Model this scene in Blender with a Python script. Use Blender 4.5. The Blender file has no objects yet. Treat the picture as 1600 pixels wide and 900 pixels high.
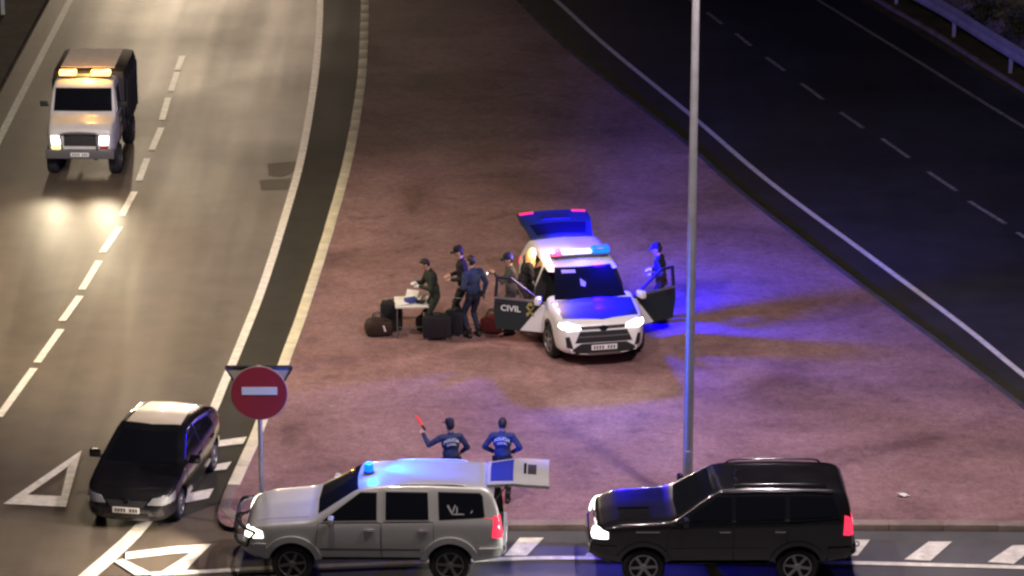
import bpy, bmesh, math, random
import numpy as np
from mathutils import Vector, Matrix
from mathutils.bvhtree import BVHTree
random.seed(4)
PI = math.pi
SC = bpy.context.scene
COL = SC.collection

# ------------------------------------------------------------------ camera
PITCH = math.radians(19.0)
FPX = 5500.0                       # focal length in photo pixels (photo 1600 wide)
CAMH = 25.9
cam = bpy.data.cameras.new("camera")
cam.sensor_width = 36.0
cam.lens = FPX / 1600 * 36
cam.clip_start = 1.0
cam.clip_end = 3000
camo = bpy.data.objects.new("camera", cam)
camo.location = (0, 0, CAMH)
camo.rotation_euler = (PI / 2 - PITCH, 0, 0)
COL.objects.link(camo)
SC.camera = camo


def G(px, py, z=0.0):
    """surveyed spot of the ground plan (height z) in metres"""
    u = (px - 800) / FPX
    v = (py - 450) / FPX
    t = (CAMH - z) / (math.sin(PITCH) + v * math.cos(PITCH))
    return Vector((t * u, t * (math.cos(PITCH) - v * math.sin(PITCH)), z))


# ------------------------------------------------------------------ sky, exposure
w = bpy.data.worlds.new("World")
SC.world = w
w.use_nodes = True
wn = w.node_tree
bg = wn.nodes["Background"]
sky = wn.nodes.new("ShaderNodeTexSky")
sky.sky_type = 'NISHITA'
sky.sun_disc = False
sky.sun_elevation = math.radians(-4)
sky.sun_rotation = math.radians(200)
wn.links.new(sky.outputs[0], bg.inputs[0])
bg.inputs[1].default_value = 0.10
SC.view_settings.view_transform = 'Standard'
SC.view_settings.look = 'None'
SC.view_settings.exposure = 0
SC.view_settings.gamma = 1
SC.cycles.use_denoising = True
SC.cycles.sample_clamp_indirect = 4
SC.cycles.max_bounces = 5
SC.cycles.filter_width = 2.5


def lamp(name, kind, loc, power, color, size=0.15, parent=None, rot=None, spot=None, blend=0.4):
    l = bpy.data.lights.new(name, kind)
    l.energy = power
    l.color = color
    if kind in ('POINT', 'SPOT'):
        l.shadow_soft_size = size
    if kind == 'AREA':
        l.size = size
    if spot:
        l.spot_size = spot
        l.spot_blend = blend
    o = bpy.data.objects.new(name, l)
    o.location = loc
    if rot is not None:
        o.rotation_euler = rot
    if parent is not None:
        o.parent = parent
    COL.objects.link(o)
    return o


def aim(o, target):
    d = Vector(target) - o.location
    o.rotation_euler = d.to_track_quat('-Z', 'Y').to_euler()
    return o


# unseen bare lights without fixtures, standing for street lamps outside the frame
WARM = (1.0, 0.79, 0.54)
def unseen_light(px, py, z, power, color, tx, ty, spot=150, size=0.3):
    p = G(px, py)
    return aim(lamp("unseen_light", 'SPOT', (p.x, p.y, z), power, color, size, spot=math.radians(spot), blend=0.8), G(tx, ty))
unseen_light(268, -430, 9, 16000, WARM, 285, 70, spot=25, size=0.6)
unseen_light(405, -450, 9, 6500, (1.0, .72, .55), 390, 60, spot=34, size=0.6)
unseen_light(-230, 500, 11, 9000, WARM, 190, 480, spot=88)
unseen_light(60, 640, 11, 7000, (1.0, .90, .76), 130, 185, spot=30)  # added spot to whiten the truck front, no lamp post there
unseen_light(520, 970, 15, 4200, (1.0, 0.82, 0.74), 600, 720)
unseen_light(1300, 960, 15, 6500, (1.0, 0.84, 0.90), 1180, 690)
_b = G(1690, -30)
lamp("unseen_blue_light", 'POINT', (_b.x, _b.y, 1.9), 700, (0.12, 0.02, 1.0), 0.1)  # added blue light with no vehicle, tints the barrier and slope purple

# ------------------------------------------------------------------ helpers: tags, materials, meshes
def tag(o, label=None, cat=None, group=None, kind=None):
    if label: o["label"] = label
    if cat: o["category"] = cat
    if group: o["group"] = group
    if kind: o["kind"] = kind
    return o


def empty(name, loc, rz=0.0, scale=1.0):
    o = bpy.data.objects.new(name, None)
    o.location = loc
    o.rotation_euler = (0, 0, rz)
    o.scale = (scale,) * 3
    o.empty_display_size = 0.2
    COL.objects.link(o)
    return o


def mat(name, color, rough=0.6, metal=0.0, var=0.0, vscale=3.0, bump=0.0, bscale=40.0, coat=0.0, spec=0.5, emit=None, estr=0.0, trans=0.0, world=False):
    m = bpy.data.materials.new(name)
    m.use_nodes = True
    nt = m.node_tree
    b = nt.nodes["Principled BSDF"]
    b.inputs["Base Color"].default_value = (*color, 1)
    b.inputs["Roughness"].default_value = rough
    b.inputs["Metallic"].default_value = metal
    b.inputs["Specular IOR Level"].default_value = spec
    b.inputs["Coat Weight"].default_value = coat
    b.inputs["Coat Roughness"].default_value = 0.05
    b.inputs["Transmission Weight"].default_value = trans
    if emit:
        b.inputs["Emission Color"].default_value = (*emit, 1)
        b.inputs["Emission Strength"].default_value = estr
    if var or bump:
        if world:
            tc = nt.nodes.new("ShaderNodeNewGeometry").outputs["Position"]
        else:
            tc = nt.nodes.new("ShaderNodeTexCoord").outputs["Object"]
        n = nt.nodes.new("ShaderNodeTexNoise")
        n.inputs["Scale"].default_value = vscale
        n.inputs["Detail"].default_value = 6
        n.inputs["Roughness"].default_value = 0.65
        nt.links.new(tc, n.inputs["Vector"])
        r = nt.nodes.new("ShaderNodeValToRGB")
        r.color_ramp.elements[0].position = 0.3
        r.color_ramp.elements[1].position = 0.72
        r.color_ramp.elements[0].color = (*[c * (1 - var) for c in color], 1)
        r.color_ramp.elements[1].color = (*[min(1, c * (1 + var)) for c in color], 1)
        nt.links.new(n.outputs["Fac"], r.inputs[0])
        nt.links.new(r.outputs[0], b.inputs["Base Color"])
        if bump:
            n2 = nt.nodes.new("ShaderNodeTexNoise")
            n2.inputs["Scale"].default_value = bscale
            n2.inputs["Detail"].default_value = 4
            nt.links.new(tc, n2.inputs["Vector"])
            bp = nt.nodes.new("ShaderNodeBump")
            bp.inputs["Strength"].default_value = bump
            bp.inputs["Distance"].default_value = 0.02
            nt.links.new(n2.outputs["Fac"], bp.inputs["Height"])
            nt.links.new(bp.outputs[0], b.inputs["Normal"])
    return m


def asphalt(name, base, rough, streak=0.25, ang=0.0, spec=0.5):
    """worn asphalt: aggregate grain, stains, tyre-polished streaks along the lane"""
    m = mat(name, base, rough, spec=spec)
    nt = m.node_tree
    b = nt.nodes["Principled BSDF"]
    pos = nt.nodes.new("ShaderNodeNewGeometry").outputs["Position"]
    mp = nt.nodes.new("ShaderNodeMapping")
    mp.inputs["Rotation"].default_value = (0, 0, ang)
    mp.inputs["Scale"].default_value = (0.75, 0.035, 1)
    nt.links.new(pos, mp.inputs["Vector"])
    def noise(vec, sc, det=5):
        n = nt.nodes.new("ShaderNodeTexNoise")
        n.inputs["Scale"].default_value = sc
        n.inputs["Detail"].default_value = det
        nt.links.new(vec, n.inputs["Vector"])
        return n.outputs["Fac"]
    s1 = noise(mp.outputs[0], 1.0, 3)
    s2 = noise(pos, 0.22, 6)
    s3 = noise(pos, 38.0, 2)
    def madd(a, k, c):
        x = nt.nodes.new("ShaderNodeMath"); x.operation = 'MULTIPLY_ADD'
        nt.links.new(a, x.inputs[0])
        x.inputs[1].default_value = k
        if isinstance(c, float): x.inputs[2].default_value = c
        else: nt.links.new(c, x.inputs[2])
        return x.outputs[0]
    f = madd(s1, streak * 2, 1.0 - streak)
    f = madd(s2, 1.2, madd(f, 1.0, -0.6))
    f = madd(noise(pos, 1.3, 4), 0.7, madd(f, 1.0, -0.35))
    f = madd(s3, 0.5, madd(f, 1.0, -0.25))
    mx = nt.nodes.new("ShaderNodeVectorMath"); mx.operation = 'SCALE'
    mx.inputs[0].default_value = base
    nt.links.new(f, mx.inputs["Scale"])
    nt.links.new(mx.outputs[0], b.inputs["Base Color"])
    rr = madd(s1, -0.22, madd(s2, 0.22, rough))
    nt.links.new(rr, b.inputs["Roughness"])
    bp = nt.nodes.new("ShaderNodeBump")
    bp.inputs["Strength"].default_value = 0.35
    bp.inputs["Distance"].default_value = 0.012
    nt.links.new(s3, bp.inputs["Height"])
    nt.links.new(bp.outputs[0], b.inputs["Normal"])
    return m


def paving(name, base):
    """reddish stamped paving: worn blotches, faint courses, stains"""
    m = mat(name, base, 0.8, spec=0.3)
    nt = m.node_tree
    b = nt.nodes["Principled BSDF"]
    pos = nt.nodes.new("ShaderNodeNewGeometry").outputs["Position"]
    def noise(sc, det, dist=0.0, vec=pos):
        n = nt.nodes.new("ShaderNodeTexNoise")
        n.inputs["Scale"].default_value = sc
        n.inputs["Detail"].default_value = det
        n.inputs["Distortion"].default_value = dist
        n.inputs["Roughness"].default_value = 0.6
        nt.links.new(vec, n.inputs["Vector"])
        return n.outputs["Fac"]
    r = nt.nodes.new("ShaderNodeValToRGB")
    e = r.color_ramp.elements
    e[0].position = 0.28; e[0].color = (base[0] * .55, base[1] * .52, base[2] * .50, 1)
    e[1].position = 0.75; e[1].color = (base[0] * 1.35, base[1] * 1.45, base[2] * 1.5, 1)
    k = e.new(0.5); k.color = (*base, 1)
    nt.links.new(noise(0.33, 8, 0.6), r.inputs[0])
    mp = nt.nodes.new("ShaderNodeMapping")
    mp.inputs["Scale"].default_value = (0.16, 0.5, 1)
    nt.links.new(pos, mp.inputs["Vector"])
    r2 = nt.nodes.new("ShaderNodeValToRGB")
    r2.color_ramp.elements[0].position = 0.35; r2.color_ramp.elements[0].color = (.84, .84, .84, 1)
    r2.color_ramp.elements[1].position = 0.6; r2.color_ramp.elements[1].color = (1.06, 1.05, 1.04, 1)
    nt.links.new(noise(1.0, 4, 0.4, mp.outputs[0]), r2.inputs[0])
    r3 = nt.nodes.new("ShaderNodeValToRGB")
    r3.color_ramp.elements[0].position = 0.3; r3.color_ramp.elements[0].color = (.78, .78, .78, 1)
    r3.color_ramp.elements[1].position = 0.7; r3.color_ramp.elements[1].color = (1.15, 1.15, 1.15, 1)
    nt.links.new(noise(5.5, 6), r3.inputs[0])
    r4 = nt.nodes.new("ShaderNodeValToRGB")      # grit
    r4.color_ramp.elements[0].position = 0.36; r4.color_ramp.elements[0].color = (.80, .79, .79, 1)
    r4.color_ramp.elements[1].position = 0.62; r4.color_ramp.elements[1].color = (1.08, 1.08, 1.08, 1)
    nt.links.new(noise(21.0, 3), r4.inputs[0])
    r5 = nt.nodes.new("ShaderNodeValToRGB")      # oil and rubber stains
    r5.color_ramp.elements[0].position = 0.30; r5.color_ramp.elements[0].color = (.72, .72, .72, 1)
    r5.color_ramp.elements[1].position = 0.40; r5.color_ramp.elements[1].color = (1, 1, 1, 1)
    nt.links.new(noise(0.85, 5, 1.5), r5.inputs[0])
    out = r.outputs[0]
    for q in (r2, r3, r4, r5):
        mx = nt.nodes.new("ShaderNodeMix"); mx.data_type = 'RGBA'; mx.blend_type = 'MULTIPLY'
        mx.inputs[0].default_value = 1
        nt.links.new(out, mx.inputs[6]); nt.links.new(q.outputs[0], mx.inputs[7])
        out = mx.outputs[2]
    nt.links.new(out, b.inputs["Base Color"])
    br = nt.nodes.new("ShaderNodeTexBrick")
    br.inputs["Scale"].default_value = 2.5
    br.inputs["Mortar Size"].default_value = 0.02
    br.inputs["Color1"].default_value = (1, 1, 1, 1); br.inputs["Color2"].default_value = (.85, .85, .85, 1)
    br.inputs["Mortar"].default_value = (0, 0, 0, 1)
    nt.links.new(pos, br.inputs["Vector"])
    bp = nt.nodes.new("ShaderNodeBump")
    bp.inputs["Strength"].default_value = 0.5
    bp.inputs["Distance"].default_value = 0.01
    nt.links.new(br.outputs[0], bp.inputs["Height"])
    nt.links.new(bp.outputs[0], b.inputs["Normal"])
    return m


def link(name, me, m, parent=None, smooth=None):
    if m is not None:
        for q in (m if isinstance(m, (list, tuple)) else [m]):
            me.materials.append(q)
    if smooth is not None:
        for p in me.polygons: p.use_smooth = True
        me.set_sharp_from_angle(angle=math.radians(smooth))
    o = bpy.data.objects.new(name, me)
    if parent is not None: o.parent = parent
    COL.objects.link(o)
    return o


def bm_obj(name, bm, m, parent=None, smooth=None):
    bmesh.ops.recalc_face_normals(bm, faces=bm.faces[:])
    me = bpy.data.meshes.new(name)
    bm.to_mesh(me)
    bm.free()
    return link(name, me, m, parent, smooth)


def bake(o):
    dg = bpy.context.evaluated_depsgraph_get()
    dg.update()
    me = bpy.data.meshes.new_from_object(o.evaluated_get(dg), preserve_all_data_layers=True, depsgraph=dg)
    o.modifiers.clear()
    o.data = me
    return me


def add_box(bm, c, s, rot=None, bevel=0.0):
    r = bmesh.ops.create_cube(bm, size=1.0)
    vs = r["verts"]
    M = Matrix.Translation(Vector(c)) @ (rot if rot is not None else Matrix()) @ Matrix.Diagonal((*s, 1))
    bmesh.ops.transform(bm, matrix=M, verts=vs)
    if bevel:
        es = list({e for v in vs for e in v.link_edges})
        bmesh.ops.bevel(bm, geom=es, offset=bevel, segments=2, affect='EDGES', profile=0.6)


def add_tube(bm, pts, r, n=10, caps=True):
    """tube along a polyline; r a number or one per point"""
    pts = [Vector(p) for p in pts]
    rs = r if isinstance(r, (list, tuple)) else [r] * len(pts)
    rings = []
    up = Vector((0, 0, 1))
    for i, p in enumerate(pts):
        a = pts[max(0, i - 1)]; b = pts[min(len(pts) - 1, i + 1)]
        d = (b - a).normalized()
        s = d.cross(up)
        if s.length < 1e-3: s = d.cross(Vector((1, 0, 0)))
        s.normalize(); t = s.cross(d)
        rings.append([bm.verts.new(p + (s * math.cos(2 * PI * k / n) + t * math.sin(2 * PI * k / n)) * rs[i]) for k in range(n)])
    for a, b in zip(rings, rings[1:]):
        for k in range(n):
            bm.faces.new((a[k], a[(k + 1) % n], b[(k + 1) % n], b[k]))
    if caps:
        bm.faces.new(rings[0][::-1]); bm.faces.new(rings[-1])


def add_ball(bm, c, s, rot=None, seg=14):
    r = bmesh.ops.create_uvsphere(bm, u_segments=seg, v_segments=max(6, seg * 2 // 3), radius=1.0)
    M = Matrix.Translation(Vector(c)) @ (rot if rot is not None else Matrix()) @ Matrix.Diagonal((*s, 1))
    bmesh.ops.transform(bm, matrix=M, verts=r["verts"])


def add_lathe(bm, prof, n=28, axis='y', c=(0, 0, 0)):
    """profile of (radius, along axis) points, closed at the ends"""
    rings = []
    for (r, h) in prof:
        ring = []
        for k in range(n):
            a = 2 * PI * k / n
            if axis == 'y': p = (r * math.cos(a), h, r * math.sin(a))
            elif axis == 'x': p = (h, r * math.cos(a), r * math.sin(a))
            else: p = (r * math.cos(a), r * math.sin(a), h)
            ring.append(bm.verts.new(Vector(p) + Vector(c)))
        rings.append(ring)
    for a, b in zip(rings, rings[1:]):
        for k in range(n):
            bm.faces.new((a[k], a[(k + 1) % n], b[(k + 1) % n], b[k]))
    bm.faces.new(rings[0]); bm.faces.new(rings[-1])


def catmull(pts, n=8):
    P = [Vector(p) for p in pts]
    out = []
    for i in range(len(P) - 1):
        p0 = P[max(0, i - 1)]; p1 = P[i]; p2 = P[i + 1]; p3 = P[min(len(P) - 1, i + 2)]
        for k in range(n):
            t = k / n
            out.append(0.5 * ((2 * p1) + (p2 - p0) * t + (2 * p0 - 5 * p1 + 4 * p2 - p3) * t * t + (3 * p1 - p0 - 3 * p2 + p3) * t ** 3))
    out.append(P[-1])
    return out


def text_mesh(s, size, depth=0.004):
    cu = bpy.data.curves.new("t", 'FONT')
    cu.body = s; cu.size = size; cu.align_x = 'CENTER'; cu.align_y = 'CENTER'; cu.extrude = depth; cu.resolution_u = 2
    cu.offset = size * 0.012
    o = bpy.data.objects.new("t", cu)
    COL.objects.link(o)
    dg = bpy.context.evaluated_depsgraph_get(); dg.update()
    me = bpy.data.meshes.new_from_object(o.evaluated_get(dg))
    bpy.data.objects.remove(o)
    me.materials.clear()
    return me


# ------------------------------------------------------------------ materials
M = {}
M['left_asphalt'] = asphalt("worn asphalt", (0.106, 0.085, 0.066), 0.50, 0.6, math.radians(-24), 0.5)
M['right_asphalt'] = asphalt("dark asphalt", (0.040, 0.040, 0.043), 0.7, 0.2, math.radians(40), 0.2)
M['cross_asphalt'] = asphalt("crossing asphalt", (0.10, 0.10, 0.105), 0.6, 0.2, math.radians(90), 0.4)
M['shoulder'] = asphalt("shoulder asphalt", (0.040, 0.038, 0.030), 0.75, 0.1, 0, 0.3)
M['paving'] = paving("reddish paving", (0.30, 0.178, 0.172))
M['kerb_pale'] = mat("pale painted kerb", (0.80, 0.75, 0.54), 0.7, var=0.22, vscale=2.5, bump=0.4, world=True)
M['kerb'] = mat("kerb concrete", (0.24, 0.19, 0.16), 0.85, var=0.3, vscale=2, bump=0.5, world=True)
M['kerb_dark'] = mat("dark kerb concrete", (0.07, 0.065, 0.06), 0.9, var=0.4, vscale=2, bump=0.5, world=True)  # right kerb, darker than the other kerbs
M['line'] = mat("road paint", (0.80, 0.78, 0.69), 0.45, var=0.25, vscale=5, bump=0.2, world=True)
M['line_worn'] = mat("worn road paint", (0.27, 0.26, 0.24), 0.7, var=0.6, vscale=6, bump=0.2, world=True)
M['soil'] = mat("soil", (0.075, 0.06, 0.045), 0.95, var=0.5, vscale=1.2, bump=0.8, bscale=8, world=True)
M['galv'] = mat("galvanised steel", (0.46, 0.47, 0.48), 0.45, 0.75, var=0.15, vscale=3)
M['rail'] = mat("crash barrier steel", (0.52, 0.52, 0.55), 0.5, 0.4, var=0.2, vscale=2)
M['white_paint'] = mat("white car paint", (0.78, 0.79, 0.78), 0.3, coat=0.8, var=0.03, vscale=2)
M['silver'] = mat("silver car paint", (0.43, 0.44, 0.42), 0.36, 0.3, coat=0.7, var=0.07, vscale=1.6)
M['black_paint'] = mat("black car paint", (0.010, 0.010, 0.012), 0.22, coat=1.0, var=0.3, vscale=2)
M['dark_green'] = mat("dark green livery", (0.012, 0.024, 0.026), 0.5, coat=0.15)
M['roof_reflection'] = mat("black roof with painted reflection", (0.72, 0.64, 0.50), 0.3, coat=0.6, var=0.05)  # lamp reflection on the black roof, put into its colour
M['plastic'] = mat("black plastic", (0.016, 0.016, 0.017), 0.55, var=0.3, vscale=8)
M['grey_plastic'] = mat("grey plastic", (0.10, 0.10, 0.10), 0.5)
M['glass'] = mat("dark window glass", (0.006, 0.007, 0.010), 0.06, spec=0.7)
M['reflection_glass'] = mat('glass with painted blue reflection', (0.03, 0.04, 0.20), 0.08, spec=0.7)  # blue reflection in the silver tailgate's window, put into the glass colour
M['clear'] = mat("clear glass", (0.9, 0.95, 0.93), 0.02, trans=1.0)
M['rubber'] = mat("tyre rubber", (0.014, 0.014, 0.014), 0.85, var=0.3, vscale=10)
M['alloy'] = mat("alloy rim", (0.38, 0.38, 0.39), 0.4, 0.8, var=0.1)
M['dark_alloy'] = mat("dirty alloy rim", (0.16, 0.16, 0.16), 0.5, 0.6, var=0.2)
M['chrome'] = mat("chrome", (0.75, 0.75, 0.76), 0.12, 1.0)
M['head_on'] = mat("lit headlight", (0.9, 0.9, 0.85), 0.2, emit=(1.0, 0.97, 0.90), estr=8)
M['head_dim'] = mat("headlight lens", (0.5, 0.5, 0.5), 0.15, emit=(1.0, 0.94, 0.82), estr=6)
M['head_off'] = mat("unlit headlight lens", (0.30, 0.31, 0.33), 0.12, 0.4)
M['tail'] = mat("lit tail light", (0.5, 0.02, 0.02), 0.2, emit=(1.0, 0.03, 0.08), estr=1.6)
M['tail_red'] = mat("tail light lens", (0.35, 0.012, 0.012), 0.15)
M['blue_on'] = mat("lit blue beacon", (0.02, 0.1, 0.6), 0.2, emit=(0.0, 0.085, 1.0), estr=3.0)
M['blue_lens'] = mat("blue beacon lens", (0.02, 0.05, 0.45), 0.15)
M['red_on'] = mat("lit red lamp", (0.6, 0.02, 0.05), 0.2, emit=(1.0, 0.10, 0.28), estr=2.4)
M['white_on'] = mat("lit white lamp", (0.8, 0.8, 0.9), 0.2, emit=(0.75, 0.72, 1.0), estr=1.6)
M['amber_on'] = mat("lit amber beacon", (0.8, 0.3, 0.02), 0.2, emit=(1.0, 0.60, 0.14), estr=5)
M['plate'] = mat("number plate", (0.78, 0.78, 0.76), 0.4)
M['ink'] = mat("black ink", (0.012, 0.012, 0.014), 0.6)
M['white_ink'] = mat("white lettering", (0.82, 0.84, 0.84), 0.5)
M['gold'] = mat("gold emblem", (0.42, 0.38, 0.13), 0.5)
M['lamp_glass'] = mat("lit luminaire glass", (0.9, 0.85, 0.7), 0.3, emit=(1.0, 0.82, 0.62), estr=25)
M['red_sign'] = mat("red sign sheeting", (0.26, 0.018, 0.022), 0.5, var=0.06)
M['wand_red'] = mat('lit red wand tube', (.6, .05, .04), .4, emit=(1, .08, .05), estr=.5)
M['white_sign'] = mat("white sign sheeting", (0.60, 0.66, 0.63), 0.4)
M['sign_back'] = mat("grey sign back", (0.42, 0.40, 0.38), 0.6, 0.1, var=0.1)
M['skin'] = mat("skin", (0.50, 0.30, 0.22), 0.55)
M['navy'] = mat("navy cloth", (0.014, 0.020, 0.050), 0.85, var=0.3, vscale=9)
M['blue_cloth'] = mat("blue police cloth", (0.020, 0.035, 0.10), 0.85, var=0.25, vscale=9)
M['black_cloth'] = mat("black cloth", (0.010, 0.010, 0.012), 0.9, var=0.3, vscale=9)
M['green_cloth'] = mat("dark green cloth", (0.022, 0.032, 0.022), 0.9, var=0.3, vscale=9)
M['grey_cloth'] = mat("grey green cloth", (0.055, 0.058, 0.050), 0.9, var=0.3, vscale=9)
M['boot'] = mat("boot leather", (0.012, 0.011, 0.010), 0.5)
M['glove'] = mat("white glove", (0.78, 0.79, 0.76), 0.7)
M['blond'] = mat("blond hair", (0.75, 0.50, 0.22), 0.5, var=0.35, vscale=25)
M['dark_hair'] = mat("dark hair", (0.018, 0.012, 0.009), 0.6)
M['paper'] = mat("white paper", (0.85, 0.85, 0.80), 0.7)
M['blue_paper'] = mat("blue wrapping", (0.05, 0.07, 0.30), 0.6)
M['table'] = mat("white table plastic", (0.72, 0.72, 0.66), 0.5)
M['bag'] = mat("black nylon", (0.008, 0.008, 0.008), 0.8, var=0.3, vscale=12)
M['bag_brown'] = mat("dark brown nylon", (0.030, 0.014, 0.008), 0.8, var=0.3, vscale=12)
M['case'] = mat("dark case shell", (0.012, 0.011, 0.015), 0.6, var=0.2)
M['red_bag'] = mat("dull red bag", (0.14, 0.02, 0.02), 0.8, var=0.2)
M['leaf'] = mat("shrub leaves", (0.05, 0.07, 0.04), 0.7, var=0.5, vscale=4)
M['bark'] = mat("bark", (0.06, 0.045, 0.035), 0.9)
M['interior'] = mat("dark cabin trim", (0.02, 0.02, 0.022), 0.9)

# ------------------------------------------------------------------ setting: ground, roads, median, markings
ZM = 0.13
def poly_sheet(name, pts, z, m, kind='structure', sub=0):
    bm = bmesh.new()
    vs = [bm.verts.new((p.x, p.y, z)) for p in pts]
    f = bm.faces.new(vs)
    if f.normal.z < 0: f.normal_flip()
    bmesh.ops.triangulate(bm, faces=bm.faces[:])
    o = bm_obj(name, bm, m)
    o["kind"] = kind
    return o


def offs(pts, d):
    """shift a ground polyline sideways by d metres (left of travel positive)"""
    out = []
    for i, p in enumerate(pts):
        a = pts[max(0, i - 1)]; b = pts[min(len(pts) - 1, i + 1)]
        t = (b - a); t.z = 0; t.normalize()
        out.append(p + Vector((-t.y, t.x, 0)) * d)
    return out


def ribbon_mesh(bm, pts, wd, z):
    wds = wd if isinstance(wd, (list, tuple)) else [wd] * len(pts)
    L = []; R = []
    for i, p in enumerate(pts):
        a = pts[max(0, i - 1)]; b = pts[min(len(pts) - 1, i + 1)]
        t = (b - a); t.z = 0; t.normalize()
        n = Vector((-t.y, t.x, 0)) * wds[i] / 2
        L.append(bm.verts.new((p.x + n.x, p.y + n.y, z))); R.append(bm.verts.new((p.x - n.x, p.y - n.y, z)))
    for i in range(len(pts) - 1):
        bm.faces.new((L[i], R[i], R[i + 1], L[i + 1]))


def marking(name, pts, wd, z=0.013, m='line'):
    bm = bmesh.new()
    ribbon_mesh(bm, pts, wd, z)
    o = bm_obj(name, bm, M[m])
    o["kind"] = 'structure'
    return o


QZ = [0.017]
def quad_mark(name, px, z=None, m='line'):
    QZ[0] += 0.0006
    z = QZ[0]
    bm = bmesh.new()
    bm.faces.new([bm.verts.new(G(x, y, z)) for x, y in px])
    o = bm_obj(name, bm, M[m])
    o["kind"] = 'structure'
    return o


def P(l, n=6):
    return catmull([G(x, y) for x, y in l], n)


kerb_px = [(562, -120), (564, -40), (564, 0), (563, 40), (558, 130), (540, 240), (511, 350), (470, 480), (440, 562), (410, 640), (384, 705), (362, 752), (346, 790), (341, 815), (350, 829), (372, 834)]
KL = P(kerb_px)
bottom_px = [(372, 834), (560, 832), (800, 830), (1200, 829), (1600, 831), (1900, 836)]
KB = [G(x, y) for x, y in bottom_px]
right_px = [(1900, 836), (1760, 763), (1600, 640), (1475, 545), (1300, 415), (1150, 297), (1077, 230), (950, 130), (883, 75), (823, 15), (770, -40), (690, -120)]
KR = P(right_px, 4)
line1_px = [(501, -130), (500, 0), (497, 70), (488, 150), (470, 250), (445, 340), (410, 450), (375, 540), (350, 600), (330, 648), (290, 725), (222, 822), (136, 902), (100, 932)]
L1 = P(line1_px)
ledge_px = [(178, -130), (110, 0), (60, 97), (0, 215), (-90, 395), (-250, 700)]
LE = P(ledge_px)
rline_px = [(740, -115), (868, 0), (947, 72), (1080, 181), (1200, 283), (1360, 402), (1500, 506), (1600, 587), (1760, 712)]
RL = P(rline_px)
redge_px = [(1110, -100), (1277, 0), (1360, 51), (1440, 100), (1520, 150), (1600, 199), (1800, 320)]
RE = P(redge_px)

bm = bmesh.new()
for (x, y) in ((-900, -100), (900, -100), (900, 1600), (-900, 1600)):
    bm.verts.new((x, y, -0.06))
bm.faces.new(bm.verts[:])
tag(bm_obj("ground", bm, M['soil']), kind='structure')
# crossing road in the foreground
poly_sheet("cross_road", [Vector((-90, 20, 0)), Vector((120, 20, 0)), G(1950, 800), G(340, 780), G(-600, 830)], 0.0, M['cross_asphalt'])
# left road: from its left edge line to the median kerb
lroad = offs(LE, -0.6)
left_poly = [p for p in KL] + [G(375, 897), G(240, 899), G(0, 902), G(-260, 905)] + lroad[::-1]
poly_sheet("left_road", left_poly, 0.004, M['left_asphalt'])
sh = [p for p in L1 if p.y > G(0, 820).y] + [G(250, 822)] + [p for p in KL[::-1] if p.y > G(0, 790).y]
poly_sheet("left_shoulder", sh, 0.008, M['shoulder'])
rr = offs(RE, 1.2)
poly_sheet("right_road", KR + [G(700, -200), G(1000, -200)] + rr + [G(1950, 560)], 0.0045, M['right_asphalt'])
poly_sheet("right_shoulder", KR + RL, 0.0085, M['shoulder'])
# verge left of the left road
vb = bmesh.new()
vo = offs(LE, -0.7)
ve = offs(LE, -14)
for i in range(len(vo) - 1):
    a, b, c, d = vo[i], vo[i + 1], ve[i + 1], ve[i]
    vb.faces.new([vb.verts.new((q.x, q.y, zz)) for q, zz in ((a, 0.03), (b, 0.03), (c, 0.5), (d, 0.5))])
bmesh.ops.remove_doubles(vb, verts=vb.verts[:], dist=0.001)
tag(bm_obj("verge", vb, M['soil']), kind='structure')
# median: raised paved island
ins = offs(KL, -0.17)
inb = offs(KB, -0.17)
med = KL + KB[1:] + KR[1:]
def median_sheet():
    bm = bmesh.new()
    vs = [bm.verts.new((p.x, p.y, ZM - 0.012)) for p in med]
    bm.faces.new(vs)
    bmesh.ops.triangulate(bm, faces=bm.faces[:])
    return tag(bm_obj("median_paving", bm, M['paving']), kind='structure')
median_sheet()

def kerb(name, line, m, wd=0.2, stone=1.0, top=ZM):
    """kerb stones with open joints along one edge, laid on the inner side of the line"""
    bm = bmesh.new()
    # resample by arc length
    d = [0.0]
    for a, b in zip(line, line[1:]): d.append(d[-1] + (b - a).length)
    T = d[-1]; n = max(1, int(T / stone))
    def at(s):
        s = min(max(s, 0), T)
        i = min(max(np.searchsorted(d, s) - 1, 0), len(line) - 2)
        return line[i].lerp(line[i + 1], (s - d[i]) / max(1e-6, d[i + 1] - d[i]))
    for k in range(n):
        a = at(k * T / n + 0.004); b = at((k + 1) * T / n - 0.004)
        t = (b - a).normalized()
        nrm = Vector((-t.y, t.x, 0))
        j = random.uniform(-0.003, 0.003); h = top + random.uniform(-0.004, 0.004)
        c = (a + b) / 2 + nrm * (wd / 2 + j)
        add_box(bm, (c.x, c.y, h / 2 - 0.02), ((b - a).length, wd, h + 0.04), Matrix.Rotation(math.atan2(t.y, t.x), 4, 'Z'), 0.010)
    o = bm_obj(name, bm, m, None, 40)
    o["kind"] = 'structure'
KLi = max(i for i, p in enumerate(KL) if p.y > G(0, 772).y)
kerb("left_kerb", KL[:KLi + 1], M['kerb_pale'], 0.24)
kerb("corner_kerb", KL[KLi:], M['kerb'], 0.21)
kerb("front_kerb", KB, M['kerb'], 0.26)
kerb("right_kerb", KR, M['kerb_dark'], 0.15)

M['patch'] = asphalt("road repair", (0.082, 0.067, 0.052), 0.6, 0.4, 0, 0.3)
for q in ([(418, 256), (466, 252), (462, 268), (440, 276), (420, 274)], [(405, 282), (455, 280), (450, 296), (408, 297)]):
    poly_sheet("road_patch", [G(x, y) for x, y in q], 0.0085, M['patch'])
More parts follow.
